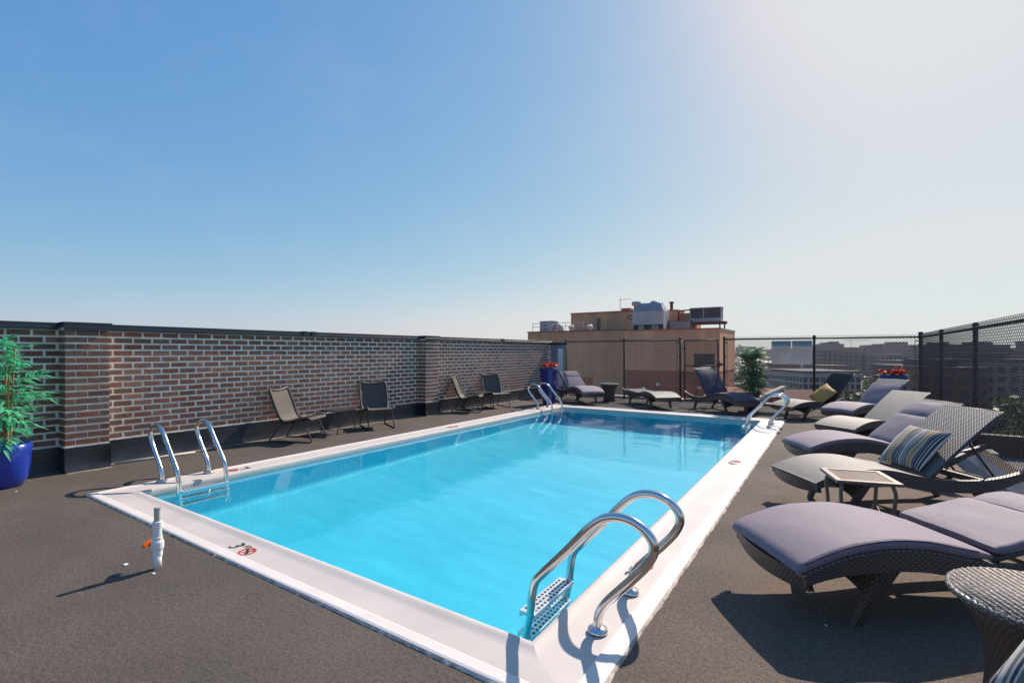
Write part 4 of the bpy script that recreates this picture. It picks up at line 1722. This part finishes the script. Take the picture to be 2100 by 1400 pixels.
MB().hexa([(-1.13, -.62, 1.455), (1.08, -.62, 1.455), (1.08, .7, 1.455), (-1.13, .7, 1.455), (-.85, -.25, 2.06), (.72, -.25, 2.06), (.72, .5, 2.06), (-.85, .5, 2.06)]).obj('sloped_hood', M['galv_b'], ct)
for z in (1.65, 1.86):
    t_ = (z - 1.45) / .61
    MB().box((-1.13 + .33 * t_ - .01, -.63 + .37 * t_ - .03, z), (1.08 - .36 * t_ + .01, -.58 + .37 * t_, z + .03)).obj('hood_rib', M['galv'], ct)
for k in range(4):
    MB().box((-1.15 + k * .74, -.6, .0), (-1.10 + k * .74, .6, .499)).obj('support', M['galv'], ct)
MB().box((-1.02, -.3, .0), (1.0, .5, .46)).obj('basin_box', M['grey_d'], ct)
for k in range(2):
    MB().box((-.78 + k * .95, -.36, .06), (-.32 + k * .95, -.301, .46)).obj('access_panel', M['galv_b'], ct)
MB().lathe([(.20, 0), (.20, .30), (.33, .33), (.33, .58), (.29, .60)], 20).obj('exhaust_cowl', M['galv'], ct, loc=(-.98, -.2, 1.60))
MB().lathe([(.27, 0), (.25, .09), (.15, .17), (.02, .20)], 20).obj('fan_dome', M['galv'], ct, loc=(.2, .1, 2.06))
MB().tube([(.74, -.1, 1.9), (.92, -.2, 2.02)], .05, 8).obj('pipe_stub', M['white'], ct)
MB().tube([(-1.16, -.4, 1.2), (-1.5, -.4, 1.2), (-1.56, -.4, 1.08), (-1.5, -.4, .96), (-1.16, -.4, .96)], .045, 8).obj('side_pipe', M['rust'], ct)
cu_ = empty('condenser_bank', (-7.4, 36, 3.5), 0, 'wide dark louvred condenser on a steel platform at the right of the tan roof', 'air conditioner')
fr_ = MB()
for x in (-1.1, -.2, .95):
    fr_.box((x - .03, -.03, .0), (x + .03, .03, .95))
fr_.box((-1.1, -.03, .95), (.98, .9, 1.0)).box((-1.1, -.031, .02), (.98, -.0305, .25))
fr_.obj('casing_frame', M['galv'], cu_)
MB().box((-1.08, .0, .25), (.93, .88, .949)).obj('coil_face', M['grey_d'], cu_)
MB().box((-1.09, -.02, .0), (.94, .87, .249)).obj('base_panel', M['galv'], cu_)
sl_ = MB()
for k in range(14):
    sl_.box((-1.06, -.02, .27 + k * .048), (.92, -.001, .29 + k * .048))
sl_.obj('louvres', M['grey_d'], cu_)
pf_ = empty('steel_platform', (-7, 35.6, 2.86), 0, 'rusty steel beam platform under the condenser on the tan roof', 'platform')
MB().box((-1.3, -.15, .42), (1.0, .15, .60)).obj('beam', M['rust'], pf_)
MB().box((-1.3, .7, .44), (.85, .95, .62)).obj('beam', M['rust'], pf_)
for x in (.55, .85, -1.2):
    MB().box((x - .04, -.06, 0), (x + .04, .06, .419)).obj('post', M['rust'], pf_)
lb_ = empty('louvred_box', (-8.9, 35, 2.86), 0, 'low grey louvred equipment box in front of the condenser', 'roof equipment')
MB().box((-.72, -.3, .08), (.72, .4, .68)).obj('casing', M['grey_d'], lb_)
MB().box((-.74, -.32, 0), (.74, .42, .079)).obj('base', M['white'], lb_)
sl_ = MB()
for k in range(9):
    sl_.box((-.70, -.318, .11 + k * .06), (.70, -.3005, .14 + k * .06))
sl_.obj('louvres', M['galv'], lb_)
hv = empty('rooftop_air_unit', (-18.6, 33.4, 2.93), 0, 'grey box air handling unit with round duct at the left end of the tan roof', 'air conditioner')
MB().box((-.55, -.4, .0), (.55, .5, .78)).obj('casing', M['galv'], hv)
MB().box((-.57, -.42, .781), (.57, .52, .83)).obj('lid', M['grey_d'], hv)
MB().tube([(.56, 0, .4), (.85, 0, .42), (1.05, 0, .3), (1.1, 0, 0)], .25, 14).obj('duct', M['galv'], hv)
for k in range(5):
    MB().box((-.42 + k % 3 * .3, -.412, .15 + k // 3 * .3), (-.34 + k % 3 * .3, -.4005, .27 + k // 3 * .3)).obj('access_slot', M['black_metal'], hv)
rl_ = empty('roof_guardrail', (-19.5, 32.5, 2.93), 0, 'thin pipe guardrail along the left end of the tan roof', 'railing')
for z in (.35, .62):
    MB().tube([(0, 0, z), (4.3, 0, z)], .022, 6).obj('rail', M['galv'], rl_)
for k in range(7):
    MB().tube([(k * .715, 0, 0), (k * .715, 0, .62)], .02, 6).obj('post', M['galv'], rl_)
for x, lb2 in ((-16.1, 'left one of two white mushroom vents on the tan roof'), (-14.6, 'right one of two white mushroom vents, near the narrow door')):
    vn = empty('roof_vent', (x - .4, 33.2, 2.88), 0, lb2, 'roof vent', 'mushroom vents on the tan roof')
    MB().lathe([(.14, 0), (.14, .2), (.22, .22), (.24, .3), (.14, .34)], 14).obj('stem', M['galv'], vn)
    MB().lathe([(.22, .345), (.23, .42), (.12, .5), (.01, .52)], 14).obj('cap', M['white'], vn)
for (x, y, z, h_, lb2) in ((-13.9, 36.5, 4.54, 1.05, 'small aerial standing on the stair block roof'), (-13.6, 33.2, 2.86, .85, 'fallen aerial lying low in front of the stair block')):
    an_ = empty('tv_aerial', (x, y, z), .4, lb2, 'aerial')
    MB().tube([(0, 0, 0), (0, 0, h_)], .02, 6).obj('mast', M['grey_d'], an_)
    MB().tube([(-.1, 0, h_ * .85), (.85, 0, h_ * .92)], .014, 5).obj('boom', M['grey_d'], an_)
    for k in range(7):
        s_ = .3 - k * .03
        MB().tube([(k * .13, -s_, h_ * .86 + k * .009), (k * .13, s_, h_ * .86 + k * .009)], .009, 4).obj('element', M['galv'], an_)

# ------------------------------------------------------------------ neighbouring roofs below the fence
nb = empty('lower_brick_wing', (-3.6, 24, -31), 0, 'low red brick wing with pale sloping coping right of the tan building', 'building')
no = (3.6, -24, 31)
MB().hexa([(-5.78, 22, -31), (-4.4, 22, -31), (-2.2, 30, -31), (-5.78, 30, -31), (-5.78, 22, -1.6), (-4.4, 22, -1.6), (-2.2, 30, -.6), (-5.78, 30, -.6)]).obj('wall', M['rbrick'], nb, loc=no)
MB().hexa([(-4.55, 22, -1.59), (-4.3, 22, -1.59), (-2.1, 30, -.59), (-2.35, 30, -.59), (-4.55, 22, -1.45), (-4.3, 22, -1.45), (-2.1, 30, -.45), (-2.35, 30, -.45)]).obj('coping_stone', M['conc'], nb, loc=no)
for k in range(9):
    t_ = k / 9
    x, y = -4.35 + 2.15 * t_, 22.1 + 7.9 * t_
    MB().box((x + .0, y - .1, -31), (x + .16, y + .12, -1.75 + t_)).obj('pier', M['rbrick'], nb, loc=no)
rf = empty('lower_flat_roof', (3, 22, -31), 0, 'gravel flat roof with dark parapet one floor below the far fence', 'building')
ro = (-3, -22, 31)
MB().box((-1.9, 17.5, -31), (30, 30, -3.2)).obj('roof_block', M['roofing'], rf, loc=ro)
MB().box((-1.9, 29.7, -3.19), (30, 30, -2.35)).obj('parapet', M['rust'], rf, loc=ro)
MB().box((-1.95, 29.65, -2.345), (30.05, 30.05, -2.28)).obj('parapet_cap', M['grey_d'], rf, loc=ro)
MB().box((-1.9, 22.0, -3.19), (30, 22.25, -2.75)).obj('parapet', M['rust'], rf, loc=ro)
MB().box((-1.9, 22.26, -3.19), (-1.6, 29.69, -2.35)).obj('parapet', M['rbrick'], rf, loc=ro)
for x, y, s in ((1.5, 27.0, .9), (4.6, 26.2, .7), (9, 25.5, 1.2)):
    MB().box((x - s, y - .5, -3.18), (x + s, y + .5, -3.19 + s)).obj('roof_unit', M['galv'], rf, loc=ro)
r2_ = empty('side_flat_roof', (16, 8, -31), 0, 'brown and pale flat roof seen through the right hand fence', 'building')
MB().box((-13, -12, 0), (16, 9.0, 25.0)).obj('roof_block', M['roofing'], r2_)
for y in (-12, -5, 2, 8.6):
    MB().box((-13, y, 25.01), (16, y + .35, 25.75)).obj('parapet', M['rust'], r2_)
for k in range(9):
    x, y = -11 + (k * 5.3) % 24, -10 + (k * 4.1) % 17
    MB().box((x, y, 25.01), (x + 1.6, y + 1.1, 25.9 + .3 * (k % 3))).obj('roof_unit', M['galv' if k % 2 else 'conc'], r2_)

# ------------------------------------------------------------------ the city
WALLS = {k: mat_facade('facade_' + k, c, None) for k, c in dict(purple=(.15, .115, .15), grey=(.22, .20, .21), brick=(.22, .11, .09), pale=(.46, .41, .38), dark=(.10, .085, .10), tan=(.30, .24, .19)).items()}
cityn = 0


def city_block(pxa, pxb, top, D, depth, wall_, label, bay=3.6, storey=3.5, extra=None, win=True, base=-31.0, name='office_building'):
    """block whose front spans photo columns pxa..pxb at distance D"""
    a, b = at(pxa, D), at(pxb, D)
    d = (b - a)
    Wd = d.length
    ang = math.atan2(d.y, d.x)
    zt = zat(top, D)
    e = empty(name, ((a.x + b.x) / 2, (a.y + b.y) / 2, base), ang, label, 'building')
    H = zt - base
    MB().box((-Wd / 2, 0, 0), (Wd / 2, depth, H)).obj('wall', WALLS[wall_], e)
    MB().box((-Wd / 2 - .3, -.3, H + .01), (Wd / 2 + .3, depth + .3, H + .9)).obj('roof', WALLS['dark'], e)
    if win:
        vis = min(H - 2, 1.25 * D * .09 + 24)
        m_ = MB()
        z = H - 2.6
        zlow = H - vis
        nx = max(1, int(Wd / bay))
        ny = max(1, int(depth / bay))
        while z > max(2, zlow):
            for i in range(nx):
                x = -Wd / 2 + (i + .5) * Wd / nx
                m_.box((x - bay * .36, -.12, z - 1.2), (x + bay * .36, .2, z + .9))
            for i in range(ny):
                y = (i + .5) * depth / ny
                m_.box((-Wd / 2 - .12, y - bay * .3, z - 1.0), (-Wd / 2 + .2, y + bay * .3, z + .8))
                m_.box((Wd / 2 - .2, y - bay * .3, z - 1.0), (Wd / 2 + .12, y + bay * .3, z + .8))
            z -= storey
        tag(m_.obj('windows', M['glass'], e), kind='stuff')
    for ex in extra or ():
        xa, xb, h_ = ex
        MB().box((xa * Wd, depth * .2, H + .9), (xb * Wd, depth * .7, H + .9 + h_)).obj('rooftop_plant', WALLS['dark'], e)
    return e


city_block(1505, 1524, 718.5, 1500, 40, 'purple', 'low hazy block on the skyline just right of the tan building')
city_block(1524, 1552, 711.5, 1200, 40, 'purple', 'squat purple tower on the skyline above the palm')
city_block(1556, 1600, 717, 1300, 40, 'dark', 'long low block on the skyline left of the pool sign')
city_block(1600, 1668, 715, 1100, 40, 'purple', 'hazy building on the skyline behind the pool sign')
city_block(1672, 1684, 712, 700, 20, 'dark', 'slim dark block on the skyline just right of the pool sign', extra=((-.2, .3, 1.5),))
city_block(1686, 1718, 722, 380, 24, 'tan', 'grey-brown tower block standing in front of the skyline right of the sign post', 3.2, 3.2)
city_block(1701, 1731, 706, 760, 40, 'purple', 'tallest dark block on the skyline with a stepped roof', extra=((-.4, -.1, 2.2), (.15, .4, 3.8)))
city_block(1731, 1775, 713, 780, 40, 'dark', 'long dark building on the skyline left of the little spire')
city_block(1776, 1801, 717, 800, 40, 'purple', 'lower dark building on the skyline right of the little spire')
city_block(1812, 1884, 708, 720, 50, 'purple', 'broad dark building on the skyline above the red flowers', extra=((.05, .35, 4.5), (-.35, -.15, 1.5)))
city_block(1720, 1760, 724, 420, 30, 'grey', 'wide grey building with pale corner below the tall skyline block', 3.4, 3.4)
city_block(1765, 1812, 727, 460, 30, 'purple', 'dark mid-distance block between the spire and the broad building')
city_block(1822, 1880, 729, 430, 30, 'grey', 'grey mid-distance block behind the red flowers', 3.8, 3.4)
city_block(1646, 1766, 765, 205, 30, 'pale', 'pale office block with a regular window grid behind the mustard pillow lounger', 2.3, 2.9)
city_block(1590, 1640, 748, 330, 20, 'brick', 'reddish block among trees below the pool sign', 3.4, 3.2)
city_block(1690, 1745, 752, 300, 20, 'brick', 'red roofed block just above the pale office grid', 3.4, 3.2)
for i, (a, b, t, D, wl, lb2) in enumerate(((1893, 1925, 715, 600, 'purple', 'first dark block beyond the right fence by the corner post'), (1930, 1972, 708, 420, 'dark', 'dark block beyond the right fence between its first two posts'),
                                            (1976, 2010, 716, 500, 'grey', 'grey block beyond the right fence behind its second post'), (2012, 2072, 709, 330, 'purple', 'large dark flat topped block beyond the right fence'),
                                            (2076, 2140, 716, 460, 'brick', 'reddish block beyond the right fence at the photo edge'), (2040, 2120, 742, 170, 'tan', 'brown lower building beyond the right fence at mid height'),
                                            (1900, 1960, 745, 210, 'pale', 'pale low building beyond the right fence near the corner'), (1960, 2030, 760, 130, 'brick', 'low red building beyond the right fence beneath the large dark block'),
                                            (2160, 2300, 700, 400, 'grey', 'grey block out past the right edge of the photo'))):
    city_block(a, b, t, D, 30, wl, lb2, extra=((-.2, .2, 2.0),) if i % 2 else None)
sp = at(1773, 760)
spire = empty('church_spire', (sp.x, sp.y, -31), 0, 'small dark pointed spire on the skyline', 'spire')
MB().box((-4, -4, 0), (4, 4, 34)).obj('tower', WALLS['dark'], spire)
MB().lathe([(5.5, 34.01), (.1, 43)], 8).obj('spire_roof', WALLS['dark'], spire)
for px_, h_, lb2 in ((1704, 50, 'thin mast above the stepped skyline block'), (1745, 50, 'tower crane left of the spire on the skyline')):
    p = at(px_, 740)
    an_ = empty('mast', (p.x, p.y, -31), .6, lb2, 'mast')
    MB().tube([(0, 0, 0), (0, 0, h_)], .35, 4).obj('pole', WALLS['dark'], an_)
    if px_ > 1710:
        MB().tube([(-12, 0, h_ - 1), (30, 0, h_ - 1)], .35, 4).obj('jib', WALLS['dark'], an_)

# red gabled house in the middle distance
hp = at(1590, 120)
hs_ = empty('gabled_house', (hp.x, hp.y, -31), rad(25), 'long dark red gabled roof beside pale road below the palm', 'house')
MB().box((-12, -7, 0), (12, 7, 17)).obj('wall', WALLS['brick'], hs_)
MB().hexa([(-12.6, -7.6, 17.01), (12.6, -7.6, 17.01), (12.6, 7.6, 17.01), (-12.6, 7.6, 17.01), (-12.6, -.1, 23), (12.6, -.1, 23), (12.6, .1, 23), (-12.6, .1, 23)]).obj('roof', M['redtrim'], hs_)
# streets
def road(pts, w_, z, mat, name):
    m_ = MB()
    L, Rr = [], []
    for i, p in enumerate(pts):
        a, b = pts[max(i - 1, 0)], pts[min(i + 1, len(pts) - 1)]
        t = (b - a).normalized()
        s = Vector((-t.y, t.x, 0)) * w_ / 2
        L.append(p + s)
        Rr.append(p - s)
    m_.grid([[(p.x, p.y, z) for p in L], [(p.x, p.y, z) for p in Rr]], smooth=False, flip=True)
    return tag(m_.obj(name, M[mat]), kind='structure')


road([at(1655, 90), at(1640, 200), at(1690, 420), at(1700, 700)], 13, -30.9, 'conc', 'road')
road([at(1500, 260), at(1750, 250), at(2200, 240)], 12, -30.95, 'conc', 'road')
road([at(1500, 520), at(1850, 500), at(2300, 480)], 14, -30.97, 'asphalt', 'road')
tag(MB().box((0, 0, 0), (60, 24, .1)).obj('parking_lot', M['conc'], loc=tuple(at(1690, 150, -30.9)), rot=(0, 0, rad(40))), kind='structure')


# trees
def tree_mesh(seed):
    rr = random.Random(seed)
    m_ = MB()
    cl = [(rr.uniform(-.5, .5), rr.uniform(-.5, .5), rr.uniform(-.3, .6), rr.uniform(.35, .6)) for _ in range(9)]
    for k in range(420):
        cx, cy, cz, cr = cl[k % 9]
        d = Vector((rr.gauss(0, 1), rr.gauss(0, 1), rr.gauss(0, .9))).normalized() * cr * rr.uniform(.75, 1.05)
        p = Vector((cx, cy, cz)) + d
        s1 = Vector((rr.gauss(0, 1), rr.gauss(0, 1), rr.gauss(0, 1))).normalized() * rr.uniform(.07, .13)
        s2 = s1.cross(d).normalized() * rr.uniform(.06, .12)
        b = len(m_.v)
        m_.v += [tuple(p - s1), tuple(p + s2), tuple(p + s1), tuple(p - s2)]
        m_.face([b, b + 1, b + 2, b + 3])
    return m_


TL = [mat_leaf('tree_leaf_a', (.035, .06, .02), (.085, .12, .04)), mat_leaf('tree_leaf_b', (.05, .075, .025), (.13, .16, .06)), mat_leaf('tree_leaf_c', (.03, .05, .025), (.07, .09, .04))]
tms = [tree_mesh(k).mesh('crown', TL[k % 3]) for k in range(6)]
trunk_me = MB().tube([(0, 0, 0), (.05, 0, .5), (0, .05, 1.0)], .06, 6, r2=.03).tube([(0, 0, .6), (.3, .1, 1.1)], .03, 5).tube([(0, 0, .6), (-.25, -.15, 1.1)], .03, 5).mesh('trunk', M['cane'])
for i in range(200):
    D = R.choice((R.uniform(95, 200), R.uniform(150, 420), R.uniform(250, 650)))
    px_ = R.uniform(1490, 2130)
    p = at(px_, D)
    if 195 < D < 245 and 1640 < px_ < 1775:
        continue
    if abs(px_ - 1650) < 16 + 1400 / D and D < 420:
        continue
    s_ = R.uniform(5.5, 9.5)
    kind_ = ('mid green', 'pale olive', 'dark green')[i % 3]
    far_ = 'nearest to the pool roof' if D < 170 else 'halfway out' if D < 340 else 'far out'
    side_ = 'seen through the right hand fence' if px_ > 1884 else 'seen through the far fence'
    t = empty('tree', (p.x, p.y, -31), R.uniform(0, 6), '%s city tree %s, %s' % (kind_, far_, side_), 'tree', 'trees in the city below')
    link('trunk', trunk_me, t).scale = (s_, s_, s_ * .9)
    o = link('crown', tms[i % 6], t, (0, 0, s_ * 1.15))
    o.scale = (s_ * 1.0, s_ * 1.0, s_ * R.uniform(.8, 1.1))
# the wooded belt farther out reads as one mass
m_ = MB()
rr = random.Random(5)
for k in range(7500):
    D = rr.uniform(240, 900) if k < 3800 else rr.uniform(700, 2600)
    px_ = rr.uniform(1300, 2500)
    p = at(px_, D)
    s_ = rr.uniform(3, 7) * (1 + D / 700)
    b = len(m_.v)
    z = -31
    hh = s_ * rr.uniform(.7, 1.1)
    for q in range(5):
        a = q * 1.257 + rr.random()
        m_.v.append((p.x + math.cos(a) * s_, p.y + math.sin(a) * s_, z))
    for q in range(5):
        a = q * 1.257 + rr.random()
        m_.v.append((p.x + math.cos(a) * s_ * .7, p.y + math.sin(a) * s_ * .7, z + hh * rr.uniform(.7, 1)))
    m_.v.append((p.x, p.y, z + hh * 1.15))
    for q in range(5):
        m_.face([b + q, b + (q + 1) % 5, b + 5 + (q + 1) % 5, b + 5 + q])
        m_.face([b + 5 + q, b + 5 + (q + 1) % 5, b + 10])
tag(m_.obj('far_woods', TL[0]), kind='stuff')
# low houses of the far city, too small to pick apart
m_ = MB()
for k in range(1500):
    D = rr.uniform(260, 1500)
    px_ = rr.uniform(1490, 2400)
    p = at(px_, D)
    a = rr.uniform(0, 3)
    w_, d_, h_ = rr.uniform(6, 17), rr.uniform(6, 12), rr.uniform(5, 11)
    m_.box((-w_ / 2, -d_ / 2, -31), (w_ / 2, d_ / 2, -31 + h_), Matrix.Translation((p.x, p.y, 0)) @ Matrix.Rotation(a, 4, 'Z'), mi=rr.randrange(4))
tag(m_.obj('distant_housing', [WALLS['pale'], WALLS['tan'], WALLS['brick'], WALLS['grey']]), kind='stuff')

# ------------------------------------------------------------------ haze over the city
hm = bpy.data.materials.new('air_haze')
hm.use_nodes = True
ht = hm.node_tree
ht.nodes.clear()
ho = ht.nodes.new('ShaderNodeOutputMaterial')
hv_ = ht.nodes.new('ShaderNodeVolumePrincipled')
hv_.inputs['Color'].default_value = (.86, .84, .9, 1)
hv_.inputs['Density'].default_value = HAZE
hv_.inputs['Anisotropy'].default_value = .3
ht.links.new(hv_.outputs[0], ho.inputs['Volume'])
tag(MB().box((-9500, -9500, -33), (9500, 9500, 12)).obj('haze', hm), kind='stuff')
